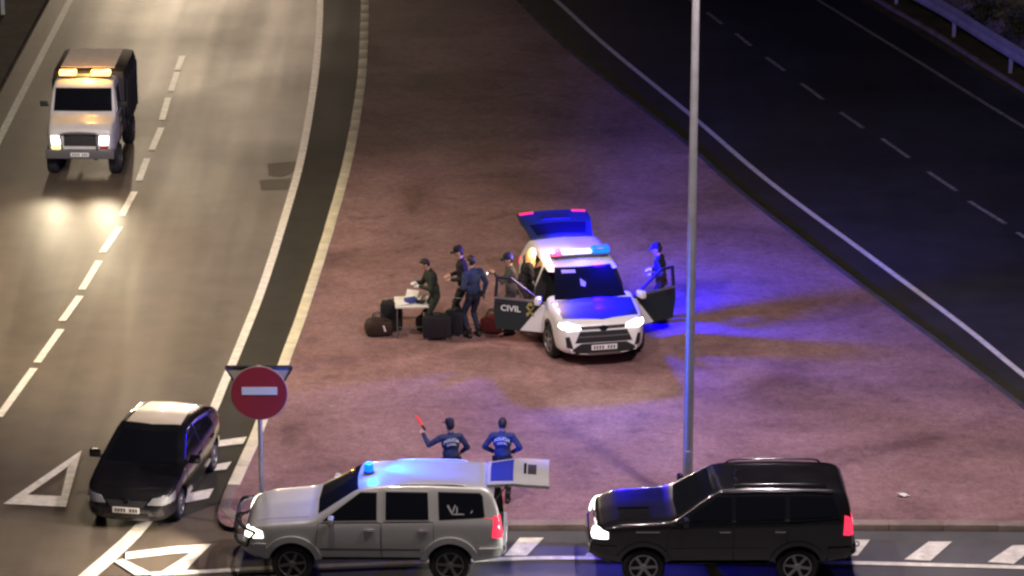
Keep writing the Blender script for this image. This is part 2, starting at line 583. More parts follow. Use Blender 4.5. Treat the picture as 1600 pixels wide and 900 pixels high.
# --- painted markings
L1w = [0.19 + 0.14 * max(0, min(1, (G(0, 700).y - p.y) / 6)) for p in L1]
marking("lane_edge_line", L1, L1w)
marking("road_edge_line", LE, 0.2)
marking("highway_edge_line", RL, 0.15)
marking("highway_far_line", RE, 0.13, m='line_worn')
thin = P([(1290, -50), (1380, 8), (1450, 48), (1520, 93), (1600, 143), (1760, 240)])
kerb("barrier_kerb", thin, M['kerb'], 0.12, top=0.06)
dash = [(285, 88, 277, 110), (277, 113, 267, 143), (263, 153, 253, 188), (252, 200, 237, 235), (230, 248, 217, 283), (210, 300, 190, 338), (187, 355, 160, 395), (155, 408, 128, 453), (125, 463, 97, 502), (95, 515, 58, 567), (53, 576, -2, 652), (-8, 662, -70, 745)]
for a, b, c, d in dash:
    marking("lane_dash", [G(a, b), G(c, d)], 0.17)
for a, b, c, d in [(1060, -14, 1085, 5), (1105, 20, 1128, 38), (1150, 53, 1173, 72), (1197, 90, 1226, 111), (1252, 131, 1286, 156), (1313, 176, 1349, 201), (1378, 217, 1420, 247), (1450, 269, 1495, 299), (1514, 315, 1571, 350), (1590, 364, 1650, 403)]:
    marking("highway_dash", [G(a, b), G(c, d)], 0.12, m='line_worn')
front_px = [(236, 898), (330, 894), (415, 889), (735, 877), (900, 873), (1250, 879), (1600, 888), (1900, 898)]
marking("stop_edge_line", P(front_px), 0.16, 0.021)
for q in ([(812, 840), (850, 840), (823, 868), (788, 868)], [(942, 840), (980, 840), (950, 868), (914, 868)], [(1072, 841), (1110, 841), (1080, 868), (1044, 868)], [(1202, 842), (1240, 842), (1210, 869), (1174, 869)],
          [(1330, 843), (1360, 843), (1340, 868), (1306, 868)], [(1451, 846), (1488, 846), (1454, 876), (1413, 874)], [(1582, 852), (1622, 851), (1584, 881), (1543, 878)]):
    quad_mark("hatch_stripe", q)
quad_mark("hatch_stripe", [(336, 689), (386, 682), (380, 693), (330, 699)])
quad_mark("hatch_stripe", [(330, 727), (362, 721), (354, 733), (320, 737)])
quad_mark("hatch_stripe", [(296, 770), (334, 763), (326, 778), (286, 786)])
# triangle and arrow shapes by the give-way line
def tri_mark(o, i):
    for k in range(3):
        quad_mark("triangle_marking", [o[k], o[(k + 1) % 3], i[(k + 1) % 3], i[k]])
tri_mark([(127.5, 703.5), (5, 787), (103, 792)], [(106, 729), (43, 773), (95.5, 775)])
quad_mark("hatch_stripe", [(196, 863), (278, 853), (330, 850), (318, 862), (270, 865), (196, 874)])
quad_mark("hatch_stripe", [(320, 850), (330, 850), (288, 893), (246, 897)])
quad_mark("hatch_stripe", [(178, 877), (192, 873), (240, 897), (212, 899)])

# embankment beyond the crash barrier
eb = bmesh.new()
base = offs(thin, 1.6); top = offs(thin, 12)
for i in range(len(base) - 1):
    eb.faces.new([eb.verts.new((q.x, q.y, zz)) for q, zz in ((base[i], -0.02), (base[i + 1], -0.02), (top[i + 1], 4.5), (top[i], 4.5))])
bmesh.ops.remove_doubles(eb, verts=eb.verts[:], dist=0.001)
bmesh.ops.subdivide_edges(eb, edges=eb.edges[:], cuts=3, use_grid_fill=True)
for v in eb.verts: v.co.z += random.uniform(-0.12, 0.12)
tag(bm_obj("embankment", eb, mat("embankment soil", (0.20, 0.17, 0.15), 0.95, var=0.5, vscale=1.0, bump=0.8, bscale=5, world=True), None, 60), kind='structure')

# ------------------------------------------------------------------ crash barrier
def crash_barrier():
    line = offs(thin, 0.45)
    d = [0.0]
    for a, b in zip(line, line[1:]): d.append(d[-1] + (b - a).length)
    root = empty("crash_barrier", line[len(line) // 2])
    tag(root, "long steel crash barrier at the far right edge of the dark road", "crash barrier")
    off = -root.location
    bm = bmesh.new()
    prof = [(0.0, 0.38), (0.06, 0.44), (0.06, 0.52), (0.0, 0.59), (0.0, 0.63), (0.06, 0.70), (0.06, 0.78), (0.0, 0.84)]
    rows = []
    for i, p in enumerate(line):
        a = line[max(0, i - 1)]; b = line[min(len(line) - 1, i + 1)]
        t = (b - a).normalized(); n = Vector((t.y, -t.x, 0))
        rows.append([bm.verts.new(p + off + n * u + Vector((0, 0, z))) for u, z in prof] + [bm.verts.new(p + off + n * (u - 0.012) + Vector((0, 0, z))) for u, z in prof[::-1]])
    for a, b in zip(rows, rows[1:]):
        for k in range(len(a)):
            bm.faces.new((a[k], a[(k + 1) % len(a)], b[(k + 1) % len(a)], b[k]))
    bm_obj("beam", bm, M['rail'], root, 25)
    pb = bmesh.new(); add_box(pb, (0, 0, 0.34), (0.06, 0.10, 0.80), None, 0.006)
    me = bpy.data.meshes.new("post"); pb.to_mesh(me); pb.free(); me.materials.append(M['rail'])
    s = 0.5
    while s < d[-1]:
        i = min(max(int(np.searchsorted(d, s)) - 1, 0), len(line) - 2)
        q = line[i].lerp(line[i + 1], (s - d[i]) / max(1e-6, d[i + 1] - d[i]))
        t = (line[i + 1] - line[i]).normalized(); n = Vector((t.y, -t.x, 0))
        o = bpy.data.objects.new("post", me); o.parent = root
        o.location = q + off - n * 0.066; o.rotation_euler = (0, 0, math.atan2(t.y, t.x)); COL.objects.link(o)
        s += 4.0
crash_barrier()

def shrub(px, py, h, label):
    p = G(px, py)
    z = 0.0
    root = empty("shrub", (p.x, p.y, z))
    tag(root, label, "shrub", "dark shrubs behind the crash barrier")
    bm = bmesh.new()
    for k in range(5):
        a = random.uniform(0, 2 * PI)
        add_tube(bm, [(0, 0, 0), (0.12 * math.cos(a), 0.12 * math.sin(a), h * 0.4), (0.35 * math.cos(a), 0.35 * math.sin(a), h * 0.8)], [0.03, 0.02, 0.008], 6)
    bm_obj("stem", bm, M['bark'], root)
    bm = bmesh.new()
    for k in range(420):
        v = Vector((random.gauss(0, .30), random.gauss(0, .30), random.uniform(0.12, 1.0) * h))
        s = random.uniform(.04, .085)
        R = Matrix.Rotation(random.uniform(0, 6.3), 3, Vector((random.gauss(0, 1), random.gauss(0, 1), random.gauss(0, 1))).normalized())
        bm.faces.new([bm.verts.new(v + R @ Vector(q)) for q in ((-s, 0, 0), (0, -s * .45, 0), (s, 0, 0), (0, s * .45, 0))])
    bm_obj("foliage", bm, M['leaf'], root)
shrub(1533, 45, 1.5, "taller dark shrub standing behind the crash barrier")
shrub(1588, 68, 1.1, "low dark shrub behind the barrier nearest the photo's right edge")

# ------------------------------------------------------------------ street lamp, signs, marker post
def street_lamp():
    p = G(1073.5, 795, ZM)
    root = empty("street_lamp", p)
    tag(root, "tall grey street lamp post rising behind the black off-roader", "street lamp")
    bm = bmesh.new()
    add_lathe(bm, [(0.16, 0), (0.16, 0.03), (0.10, 0.05), (0.095, 1.2), (0.088, 3.0), (0.075, 7.0), (0.06, 12.0), (0.058, 12.4)], 20, 'z')
    bm_obj("pole", bm, M['galv'], root, 40)
    bm = bmesh.new(); add_box(bm, (0, -0.094, 1.0), (0.11, 0.03, 0.42), None, 0.006)
    bm_obj("access_door", bm, M['galv'], root)
    bm = bmesh.new(); add_box(bm, (0, 0, 0.012), (0.42, 0.42, 0.024), None, 0.004)
    for sx in (-1, 1):
        for sy in (-1, 1): add_lathe(bm, [(0.018, .02), (0.018, .06)], 8, 'z', (sx * .16, sy * .16, 0))
    bm_obj("base_plate", bm, M['galv'], root)
    for s in (-1, 1):
        bm = bmesh.new()
        add_tube(bm, catmull([(0, 0, 12.2), (s * .5, 0, 12.55), (s * 1.5, 0, 12.7)], 5), 0.035)
        bm_obj("arm", bm, M['galv'], root, 60)
        bm = bmesh.new(); add_box(bm, (s * 1.75, 0, 12.70), (0.75, 0.30, 0.12), None, 0.04)
        hd = bm_obj("luminaire", bm, M['grey_plastic'], root, 40)
        bm = bmesh.new(); add_box(bm, (s * 1.75, 0, 12.628), (0.5, 0.22, 0.02))
        bm_obj("lamp_glass", bm, M['lamp_glass'], hd)
        l = lamp("luminaire_light", 'SPOT', (s * 1.75, 0, 12.55), 900, (1.0, 0.78, 0.76), 0.25, root, (0, 0, 0), math.radians(165), 0.9)
street_lamp()


def disc(bm, r, x0, x1, c, n=40):
    add_lathe(bm, [(r, x0), (r, x1)], n, 'y', c)

def traffic_sign():
    p = G(410, 817, ZM)
    root = empty("traffic_sign", p)
    tag(root, "round red no entry sign backed by a grey triangular plate on one post", "traffic sign")
    zc = 2.62
    bm = bmesh.new(); add_tube(bm, [(0, 0.03, 0), (0, 0.03, zc + .52)], 0.045, 12)
    bm_obj("post", bm, M['galv'], root, 50)
    bm = bmesh.new(); disc(bm, 0.52, -0.035, -0.02, (0, 0, zc))
    f = bm_obj("no_entry_disc", bm, M['red_sign'], root, 40)
    bm = bmesh.new(); add_box(bm, (0.01, -0.042, zc + 0.05), (0.66, 0.010, 0.15))
    bm_obj("white_bar", bm, M['white_sign'], f)
    bm = bmesh.new()
    disc(bm, 0.535, -0.019, -0.006, (0, 0, zc))
    bm_obj("rim", bm, M['sign_back'], f, 40)
    # triangle facing away, its grey back towards us
    bm = bmesh.new()
    r = 0.05
    V = [(-0.64, .50), (0.64, .50), (0.0, -0.60)]
    cx = Vector((0, .13))
    loop = []
    for k in range(3):
        a = Vector(V[k]); b0 = Vector(V[k - 1]); b1 = Vector(V[(k + 1) % 3])
        for d in ((b0 - a).normalized() * r, (b0 - a).normalized() * r * .3 + (b1 - a).normalized() * r * .3, (b1 - a).normalized() * r):
            loop.append(a + d)
    fr = [bm.verts.new((q.x, 0.082, zc + q.y)) for q in loop]
    bk = [bm.verts.new((q.x, 0.095, zc + q.y)) for q in loop]
    bm.faces.new(fr); bm.faces.new(bk[::-1])
    for k in range(len(fr)): bm.faces.new((fr[k], fr[(k + 1) % 9], bk[(k + 1) % 9], bk[k]))
    t = bm_obj("triangle_plate", bm, M['sign_back'], root)
    bm = bmesh.new()
    lo = [Vector((q.x, 0.07, zc + q.y)) for q in loop]
    add_tube(bm, lo + [lo[0]], 0.018, 6)
    bm_obj("folded_edge", bm, M['plastic'], t)
traffic_sign()

def marker_post():
    p = G(5, 26)
    root = empty("marker_post", (p.x, p.y, 0))
    tag(root, "small white marker post at the top left corner beside the road", "marker post")
    bm = bmesh.new(); add_box(bm, (0, 0, .45), (.12, .05, .9), None, .02)
    bm_obj("post", bm, M['white_sign'], root)
    bm = bmesh.new(); add_box(bm, (0, 0, .72), (.128, .058, .16))
    bm_obj("black_band", bm, M['ink'], root)
marker_post()

bm = bmesh.new()
add_box(bm, (0, 0, 0.012), (0.42, 0.16, 0.004), Matrix.Rotation(0.2, 4, 'Y'))
bmesh.ops.subdivide_edges(bm, edges=bm.edges[:], cuts=3, use_grid_fill=True)
for v in bm.verts: v.co.z += 0.02 * math.sin(v.co.x * 14 + v.co.y * 9) + 0.02
o = bm_obj("paper_scrap", bm, M['paper'])
o.scale = (.6, .7, 1)
o.location = G(1412, 775, ZM); o.rotation_euler = (0, 0, .15)
tag(o, "scrap of white litter lying on the paving right of the black off-roader", "litter")

# ------------------------------------------------------------------ cars
def interp(tab, x):
    xs, ys = zip(*tab)
    return np.interp(x, xs, ys)


def smooth1(a, k):
    for _ in range(k):
        a = np.concatenate([[a[0]], (a[:-2] + 2 * a[1:-1] + a[2:]) / 4, [a[-1]]])
    return a


def loft(top, bot, belt, wid, tumb=0.30, crown=0.03, n=110):
    L0, L1_ = top[0][0], top[-1][0]
    t = np.linspace(0, 1, n)
    xs = L0 + (L1_ - L0) * (0.5 - 0.5 * np.cos(PI * t)) * 0.35 + (L1_ - L0) * t * 0.65
    zt = smooth1(interp(top, xs), 3); zb = smooth1(interp(bot, xs), 2); be = smooth1(interp(belt, xs), 3); wd = smooth1(interp(wid, xs), 2)
    verts = []; m = None
    for x, T, B, E, W in zip(xs, zt, zb, be, wd):
        sh = min(E, T - 0.05)
        Fy = W * 0.965
        gz = max(T - 0.06, sh + 0.004)
        wt = Fy - max(0, gz - sh) * tumb
        C = [(0, B), (W * .80, B), (W * .965, B + .09), (W, B + (sh - B) * .5), (W * .992, sh - .04), (Fy, sh), (wt, gz), (wt - .045, max(T - .016, gz + .003)), (wt - .16, T + .002), (0, T + crown)]
        cnt = [3, 2, 5, 4, 2, 6, 3, 3, 5]
        sec = []
        for (a, b), c in zip(zip(C, C[1:]), cnt):
            for k in range(c):
                q = k / c
                sec.append((a[0] + (b[0] - a[0]) * q, a[1] + (b[1] - a[1]) * q))
        sec.append(C[-1])
        s = np.array(sec)
        for _ in range(2):
            s[1:-1] = (s[:-2] + 2 * s[1:-1] + s[2:]) / 4
        m = len(s)
        ring = [(x, y, z) for y, z in s] + [(x, -y, z) for y, z in s[-2:0:-1]]
        verts.append(ring)
    bm = bmesh.new()
    R = [[bm.verts.new(p) for p in ring] for ring in verts]
    N = len(R[0])
    for a, b in zip(R, R[1:]):
        for k in range(N):
            bm.faces.new((a[k], b[k], b[(k + 1) % N], a[(k + 1) % N]))
    bm.faces.new(R[0]); bm.faces.new(R[-1][::-1])
    bmesh.ops.recalc_face_normals(bm, faces=bm.faces[:])
    return bm


class Shell:
    """lofted bodywork with wheel wells cut in, and panels, panes and lamps laid onto its surface"""
    def __init__(self, root, paint, wheels, R, cuts=(), **kw):
        self.root = root
        bm = loft(**kw)
        self.bvh = BVHTree.FromBMesh(bm)
        self.body = bm_obj("body", bm, [paint, M['interior']], root)
        cb = bmesh.new()
        for x, y in wheels:
            for s in (-1, 1):
                add_lathe(cb, [(R + .055, s * (y - .30)), (R + .055, s * 1.6)], 40, 'y', (x, 0, R))
        self.cut(cb)
        for c in cuts:
            cb = bmesh.new()
            add_box(cb, c[0], c[1])
            self.cut(cb)
        me = self.body.data
        for p in me.polygons: p.use_smooth = True
        me.set_sharp_from_angle(angle=math.radians(32))

    def cut(self, cb):
        c = bm_obj("cutter", cb, [M['interior']])
        c.parent = self.root
        mod = self.body.modifiers.new("b", 'BOOLEAN')
        mod.operation = 'DIFFERENCE'; mod.object = c; mod.solver = 'EXACT'
        try: mod.material_mode = 'TRANSFER'
        except Exception: pass
        bake(self.body)
        bpy.data.objects.remove(c)

    def lay(self, bm, poly, axis, sign, off, depth, step):
        """lay a flat outline onto the bodywork along one axis"""
        t = bmesh.new()
        t.faces.new([t.verts.new((u, v, 0)) for u, v in poly])
        us = [p[0] for p in poly]; vs = [p[1] for p in poly]
        for ax, lo, hi in ((0, min(us), max(us)), (1, min(vs), max(vs))):
            k = lo + step
            while k < hi - step * .3:
                no = (1, 0, 0) if ax == 0 else (0, 1, 0)
                co = (k, 0, 0) if ax == 0 else (0, k, 0)
                bmesh.ops.bisect_plane(t, geom=t.verts[:] + t.edges[:] + t.faces[:], plane_co=co, plane_no=no)
                k += step
        d = {'x': Vector((sign, 0, 0)), 'y': Vector((0, sign, 0)), 'z': Vector((0, 0, sign))}[axis]
        for v in t.verts:
            u, q = v.co.x, v.co.y
            o = {'x': Vector((0, u, q)), 'y': Vector((u, 0, q)), 'z': Vector((u, q, 0))}[axis]
            h = self.bvh.ray_cast(o + d * 6, -d)
            if h[0] is None:
                h = self.bvh.find_nearest(o + d * 0.9)
            v.co = h[0] + d * off * 0.5 + h[1] * off * 0.6
        be = [e for e in t.edges if e.is_boundary]
        r = bmesh.ops.extrude_edge_only(t, edges=be)
        for v in [g for g in r["geom"] if isinstance(g, bmesh.types.BMVert)]:
            v.co = v.co - d * depth
        me = bpy.data.meshes.new("tmp"); t.to_mesh(me); t.free()
        bm.from_mesh(me); bpy.data.meshes.remove(me)

    def part(self, name, polys, m, parent=None, off=0.005, depth=0.014, step=0.09, smooth=35):
        bm = bmesh.new()
        for poly, axis, sign in polys:
            self.lay(bm, poly, axis, sign, off, depth, step)
        return bm_obj(name, bm, m, parent or self.root, smooth)


def rect(u0, v0, u1, v1):
    return [(u0, v0), (u1, v0), (u1, v1), (u0, v1)]


def strip(pts, w_):
    """thin outline following a polyline"""
    A = []; B = []
    for i, p in enumerate(pts):
        a = Vector(pts[max(0, i - 1)]); b = Vector(pts[min(len(pts) - 1, i + 1)])
        t = (b - a).normalized(); n = Vector((-t.y, t.x)) * w_ / 2
        A.append(tuple(Vector(p) + n)); B.append(tuple(Vector(p) - n))
    return A + B[::-1]


def arch(cx, cz, r0, r1, a0=-8, a1=188, n=18):
    A = []; B = []
    for k in range(n + 1):
        a = math.radians(a0 + (a1 - a0) * k / n)
        A.append((cx + r1 * math.cos(a), cz + r1 * math.sin(a))); B.append((cx + r0 * math.cos(a), cz + r0 * math.sin(a)))
    return A + B[::-1]


def wheel_meshes(R, w_, spokes, rimmat):
    bm = bmesh.new()
    prof = [(R * .64, -w_ / 2 + .02), (R * .72, -w_ / 2), (R * .9, -w_ / 2), (R * .97, -w_ / 2 + .025), (R, -w_ / 2 + .06), (R, w_ / 2 - .06), (R * .97, w_ / 2 - .025), (R * .9, w_ / 2), (R * .72, w_ / 2), (R * .64, w_ / 2 - .02)]
    add_lathe(bm, prof, 40, 'y')
    bmesh.ops.recalc_face_normals(bm, faces=bm.faces[:])
    tm = bpy.data.meshes.new("wheel"); bm.to_mesh(tm); bm.free(); tm.materials.append(M['rubber'])
    for p in tm.polygons: p.use_smooth = True
    tm.set_sharp_from_angle(angle=math.radians(40))
    bm = bmesh.new()
    h = w_ / 2
    add_lathe(bm, [(R * .66, h - .03), (R * .66, h + .006), (R * .61, h + .006), (R * .58, h - .05), (R * .1, h - .055)], 36, 'y')
    add_lathe(bm, [(R * .17, h - .06), (R * .17, h - .005), (R * .11, h + .008)], 16, 'y')
    for k in range(spokes):
        a = 2 * PI * k / spokes
        add_box(bm, (math.cos(a) * R * .37, h - .026, math.sin(a) * R * .37), (R * .50, .035, R * .15), Matrix.Rotation(-a, 4, 'Y'), 0.008)
    bmesh.ops.recalc_face_normals(bm, faces=bm.faces[:])
    rm = bpy.data.meshes.new("rim"); bm.to_mesh(rm); bm.free(); rm.materials.append(rimmat)
    return tm, rm


def wheels(root, xs, y, R, w_=.24, spokes=6, rim=None, steer=0.0):
    tm, rm = wheel_meshes(R, w_, spokes, rim or M['alloy'])
    for x in xs:
        for s in (1, -1):
            o = bpy.data.objects.new("wheel", tm); o.parent = root
            o.location = (x, s * (y - w_ / 2 + .015), R)
            o.rotation_euler = (0, random.uniform(0, 6), (0 if s > 0 else PI) + (steer if x > 0 else 0))
            COL.objects.link(o)
            r = bpy.data.objects.new("rim", rm); r.parent = o; COL.objects.link(r)


def plate(root, loc, rot=None, w_=.52, glyphs=True):
    bm = bmesh.new(); add_box(bm, (0, 0, 0), (.012, w_, .115), None, .003)
    o = bm_obj("number_plate", bm, M['plate'], root); o.location = loc
    if rot: o.rotation_euler = rot
    if glyphs:
        bm = bmesh.new()
        for k in range(8):
            if k == 4: continue
            add_box(bm, (.0075, -w_ * .38 + k * w_ * .109, 0), (.004, .030, .068))
        bm_obj("plate_characters", bm, M['ink'], o)["kind"] = "stuff"
    return o


def mirror(root, x, y, z, paint, s):
    bm = bmesh.new()
    add_box(bm, (x, s * (y + .10), z), (.11, .22, .16), None, .04)
    add_box(bm, (x + .02, s * y, z - .05), (.05, .10, .05), None, .01)
    o = bm_obj("wing_mirror", bm, paint, root, 40)
    bm = bmesh.new(); add_box(bm, (x - .058, s * (y + .11), z), (.006, .17, .12))
    bm_obj("mirror_glass", bm, M['glass'], o)


def handle(parent, x, y, z, s, m):
    bm = bmesh.new()
    add_box(bm, (x, s * y, z), (.20, .035, .035), None, .012)
    bm_obj("handle", bm, m, parent, 40)


def side_y(sh, x, z, s):
    h = sh.bvh.ray_cast(Vector((x, s * 4, z)), Vector((0, -s, 0)))
    return abs(h[0].y) if h[0] else .9


def beam(root, x, y, z, power, color=(1.0, .95, .85), down=6, yaw=0, size=.06):
    lamp("headlight_beam", 'SPOT', (x, y, z), power, color, size, root, (PI / 2 - math.radians(down), 0, -PI / 2 + math.radians(yaw)), math.radians(75), 0.9)


def doors(sh, specs, belt_gap, paint, hm, handle_z, s, skip=()):
    for k, (poly, hx) in enumerate(specs):
        if k in skip: continue
        sh.part("door_gap", [(strip(poly + [poly[0]], .028), 'y', s)], M['ink'], off=.003, depth=.006)
        d = sh.part("door", [(poly, 'y', s)], paint, off=.006, depth=.014)
        handle(d, hx, side_y(sh, hx, handle_z, s) + .018, handle_z, s, hm)


def roof_rail(root, x0, x1, y, z, m):
    for s in (-1, 1):
        bm = bmesh.new()
        add_tube(bm, catmull([(x0, s * y, z - .03), (x0 + .15, s * y, z + .05), ((x0 + x1) / 2, s * y, z + .065), (x1 - .15, s * y, z + .05), (x1, s * y, z - .03)], 6), .02, 8)
        bm_obj("roof_rail", bm, m, root, 60)


def tailgate(root, hinge, ang, W, L_, paint, glass_frac=.45, lamps=False):
    """hatch door swung up on its roof hinge; local u runs away from the hinge"""
    t = empty("tmp", hinge)
    R = Matrix.Translation(Vector(hinge)) @ Matrix.Rotation(ang, 4, 'Y') @ Matrix.Rotation(PI, 4, 'Z')
    bpy.data.objects.remove(t)
    n = 14; mcols = 12
    def prof(u, v):
        bend = -0.10 * max(0, u - glass_frac) / (1 - glass_frac)
        return Vector((u * L_, v * W / 2 * (0.86 + 0.14 * min(1, u * 1.6)), bend - 0.05 * v * v))
    bm = bmesh.new()
    g = [[bm.verts.new(prof(i / n, -1 + 2 * j / mcols)) for j in range(mcols + 1)] for i in range(n + 1)]
    for i in range(n):
        for j in range(mcols): bm.faces.new((g[i][j], g[i + 1][j], g[i + 1][j + 1], g[i][j + 1]))
    r = bmesh.ops.extrude_face_region(bm, geom=bm.faces[:])
    for v in [q for q in r["geom"] if isinstance(q, bmesh.types.BMVert)]: v.co.z -= .06
    bm.transform(R)
    o = bm_obj("tailgate", bm, paint, root, 40)
    def sub(name, u0, u1, v0, v1, z, m, thick=.01, nn=6, taper=0.0):
        bm = bmesh.new()
        gg = []
        for i in range(nn + 1):
            row = []
            for j in range(nn + 1):
                u = u0 + (u1 - u0) * i / nn
                v = v0 + (v1 - v0) * j / nn
                v *= 1 - taper * (1 - i / nn)
                row.append(bm.verts.new(prof(u, v) + Vector((0, 0, z))))
            gg.append(row)
        for i in range(nn):
            for j in range(nn): bm.faces.new((gg[i][j], gg[i + 1][j], gg[i + 1][j + 1], gg[i][j + 1]))
        r = bmesh.ops.extrude_face_region(bm, geom=bm.faces[:])
        for v in [q for q in r["geom"] if isinstance(q, bmesh.types.BMVert)]: v.co.z -= thick
        bm.transform(R)
        return bm_obj(name, bm, m, o, 40)
    sub("rear_window", .06, glass_frac - .02, -.84, .84, .008, M['glass' if lamps else 'reflection_glass'], .012, taper=.06)
    sub("plate_recess", .66, .80, -.36, .36, .006, M['plastic'], .012)
    sub("handle", .60, .64, -.4, .4, .02, M['plastic'] if lamps else M['chrome'], .02)
    if lamps:
        for s in (-1, 1):
            sub("tail_light", .92, .985, s * .55, s * .95, .012, M['tail'], .02)
    return o


# ---- silver off-roader
def silver_suv():
    c = G(587, 881)
    root = empty("silver_suv", (c.x, c.y, 0), PI + math.radians(-1.0))
    tag(root, "silver off-roader with bull bar, lit blue roof beacon and raised tailgate", "off-road car")
    R = .385
    top = [(-2.36, .72), (-2.35, 1.0), (-2.32, 1.22), (-2.17, 1.70), (-2.0, 1.80), (-1.0, 1.835), (-.2, 1.825), (.12, 1.79), (.28, 1.74), (1.02, 1.26), (1.15, 1.225), (1.9, 1.16), (2.2, 1.08), (2.30, .98), (2.35, .80), (2.37, .60)]
    bot = [(-2.36, .52), (-2.2, .44), (-1.8, .38), (1.8, .38), (2.2, .44), (2.37, .52)]
    belt = [(-2.36, 1.20), (-1.0, 1.20), (1.0, 1.16), (2.37, 1.06)]
    wid = [(-2.36, .80), (-2.30, .87), (-2.1, .905), (-1.4, .92), (1.4, .92), (1.9, .90), (2.15, .855), (2.30, .77), (2.37, .66)]
    sh = Shell(root, M['silver'], [(1.46, .92), (-1.40, .92)], R, cuts=[((-2.2, 0, 1.2), (1.4, 1.26, .82))], top=top, bot=bot, belt=belt, wid=wid, tumb=.38, crown=.015)
    W1 = [(.90, 1.215), (-.08, 1.235), (-.08, 1.70), (.22, 1.70)]
    W2 = [(-.24, 1.24), (-1.02, 1.25), (-1.0, 1.71), (-.24, 1.715)]
    W3 = [(-1.22, 1.26), (-2.02, 1.30), (-1.98, 1.64), (-1.93, 1.69), (-1.20, 1.71)]
    def frame(w_, k=.035):
        cx = sum(p[0] for p in w_) / len(w_); cz = sum(p[1] for p in w_) / len(w_)
        return [(p[0] + math.copysign(k, p[0] - cx), p[1] + math.copysign(k * .8, p[1] - cz)) for p in w_]
    for s in (-1, 1):
        D1 = [(1.06, .52), (.98, 1.16), (-.14, 1.18), (-.14, .52)]
        D2 = [(-.17, .52), (-.17, 1.18), (-1.10, 1.20), (-1.10, .86), (-.93, .58), (-.86, .52)]
        doors(sh, [(D1, .06), (D2, -.92)], 0, M['silver'], M['chrome'], 1.06, s)
        for w_ in (W1, W2):
            fr = sh.part("window_frame", [(frame(w_, .03), 'y', s)], M['silver'], off=.010, depth=.02)
            sh.part("pane", [(w_, 'y', s)], M['glass'], fr, off=.015, depth=.02)
        q = sh.part("window_frame", [(frame(W3, .014), 'y', s)], M['plastic'], off=.006, depth=.02)
        sh.part("pane", [(W3, 'y', s)], M['glass'], q, off=.010, depth=.02)
        if s > 0:
            sh.part("sticker", [(strip([(-1.36, 1.50), (-1.44, 1.36)], .03), 'y', s), (strip([(-1.50, 1.50), (-1.44, 1.36)], .025), 'y', s), (strip([(-1.53, 1.36), (-1.53, 1.47)], .025), 'y', s),
                                (strip([(-1.44, 1.345), (-1.66, 1.345)], .018), 'y', s), (strip([(-1.78, 1.36), (-1.81, 1.41)], .02), 'y', s)], mat('faded window sticker', (.30, .30, .30), .6), q, off=.013, depth=.004)["kind"] = "stuff"
        for x in (1.46, -1.40):
            sh.part("wheel_arch", [(arch(x, R, R + .05, R + .165, -4, 184), 'y', s)], M['silver'], off=.045, depth=.05, step=.07)
        sh.part("side_step", [(rect(-.86, .40, .96, .50), 'y', s)], M['plastic'], off=.03, depth=.04)
        sh.part("rub_strip", [(rect(-.86, .66, .96, .70), 'y', s)], M['grey_plastic'], off=.014, depth=.02)
        sh.part("headlight", [([(1.98, .88), (2.26, .86), (2.28, 1.0), (2.16, 1.05), (2.0, 1.0)], 'y', s), ([(s * .50, .86), (s * .76, .86), (s * .78, 1.03), (s * .55, 1.0)], 'x', 1)], M['head_dim'], off=.012, depth=.02, step=.05)
        sh.part("tail_light", [([(-2.33, .90), (-2.16, .92), (-2.20, 1.32), (-2.30, 1.25)], 'y', s), (rect(s * .68, .9, s * .84, 1.3), 'x', -1)], M['tail'] if s > 0 else M['tail_red'], off=.012, depth=.02, step=.06)
        mirror(root, .74, .93, 1.27, M['silver'], s)
    sh.part("windscreen", [([(-.70, 1.29), (.70, 1.29), (.60, 1.735), (-.60, 1.735)], 'x', 1)], M['glass'], off=.006, step=.07)
    sh.part("bonnet", [([(1.16, -.72), (2.10, -.64), (2.16, 0), (2.10, .64), (1.16, .72)], 'z', 1)], M['silver'], off=.007, depth=.014, step=.12)
    sh.part("grille", [(rect(-.42, .80, .42, 1.0), 'x', 1)], M['plastic'], off=.012)
    sh.part("front_bumper", [([(-.70, .50), (.70, .50), (.72, .74), (-.72, .74)], 'x', 1), ([(1.88, .44), (2.30, .50), (2.32, .76), (1.93, .78)], 'y', 1), ([(1.88, .44), (2.30, .50), (2.32, .76), (1.93, .78)], 'y', -1)], M['silver'], off=.03, depth=.05, step=.06)
    sh.part("rear_bumper", [(rect(-.78, .50, .78, .72), 'x', -1), (rect(-2.32, .48, -1.93, .72), 'y', 1), (rect(-2.32, .48, -1.93, .72), 'y', -1)], M['silver'], off=.045, depth=.06, step=.07)
    wheels(root, (1.46, -1.40), .92, R, .25, 6, M['dark_alloy'])
    # bull bar
    bm = bmesh.new()
    for y in (-.38, .38):
        add_tube(bm, catmull([(2.34, y, .52), (2.50, y, .62), (2.53, y, .90), (2.46, y, 1.12), (2.34, y, 1.16)], 6), .032, 8)
    add_tube(bm, catmull([(2.28, -.84, .70), (2.46, -.66, .72), (2.53, -.38, .73), (2.54, 0, .73), (2.53, .38, .73), (2.46, .66, .72), (2.28, .84, .70)], 5), .030, 8)
    add_tube(bm, catmull([(2.12, -.88, .98), (2.36, -.70, 1.02), (2.49, -.38, 1.06), (2.50, 0, 1.06), (2.49, .38, 1.06), (2.36, .70, 1.02), (2.12, .88, .98)], 5), .030, 8)
    add_tube(bm, [(2.28, .84, .70), (2.24, .88, .84), (2.12, .88, .98)], .026, 8)
    add_tube(bm, [(2.28, -.84, .70), (2.24, -.88, .84), (2.12, -.88, .98)], .026, 8)
    bm_obj("bull_bar", bm, M['plastic'], root, 60)
    roof_rail(root, -1.75, -.30, .60, 1.765, M['silver'])
    tailgate(root, (-2.06, 0, 1.86), math.radians(6), 1.28, 1.12, M['silver'])
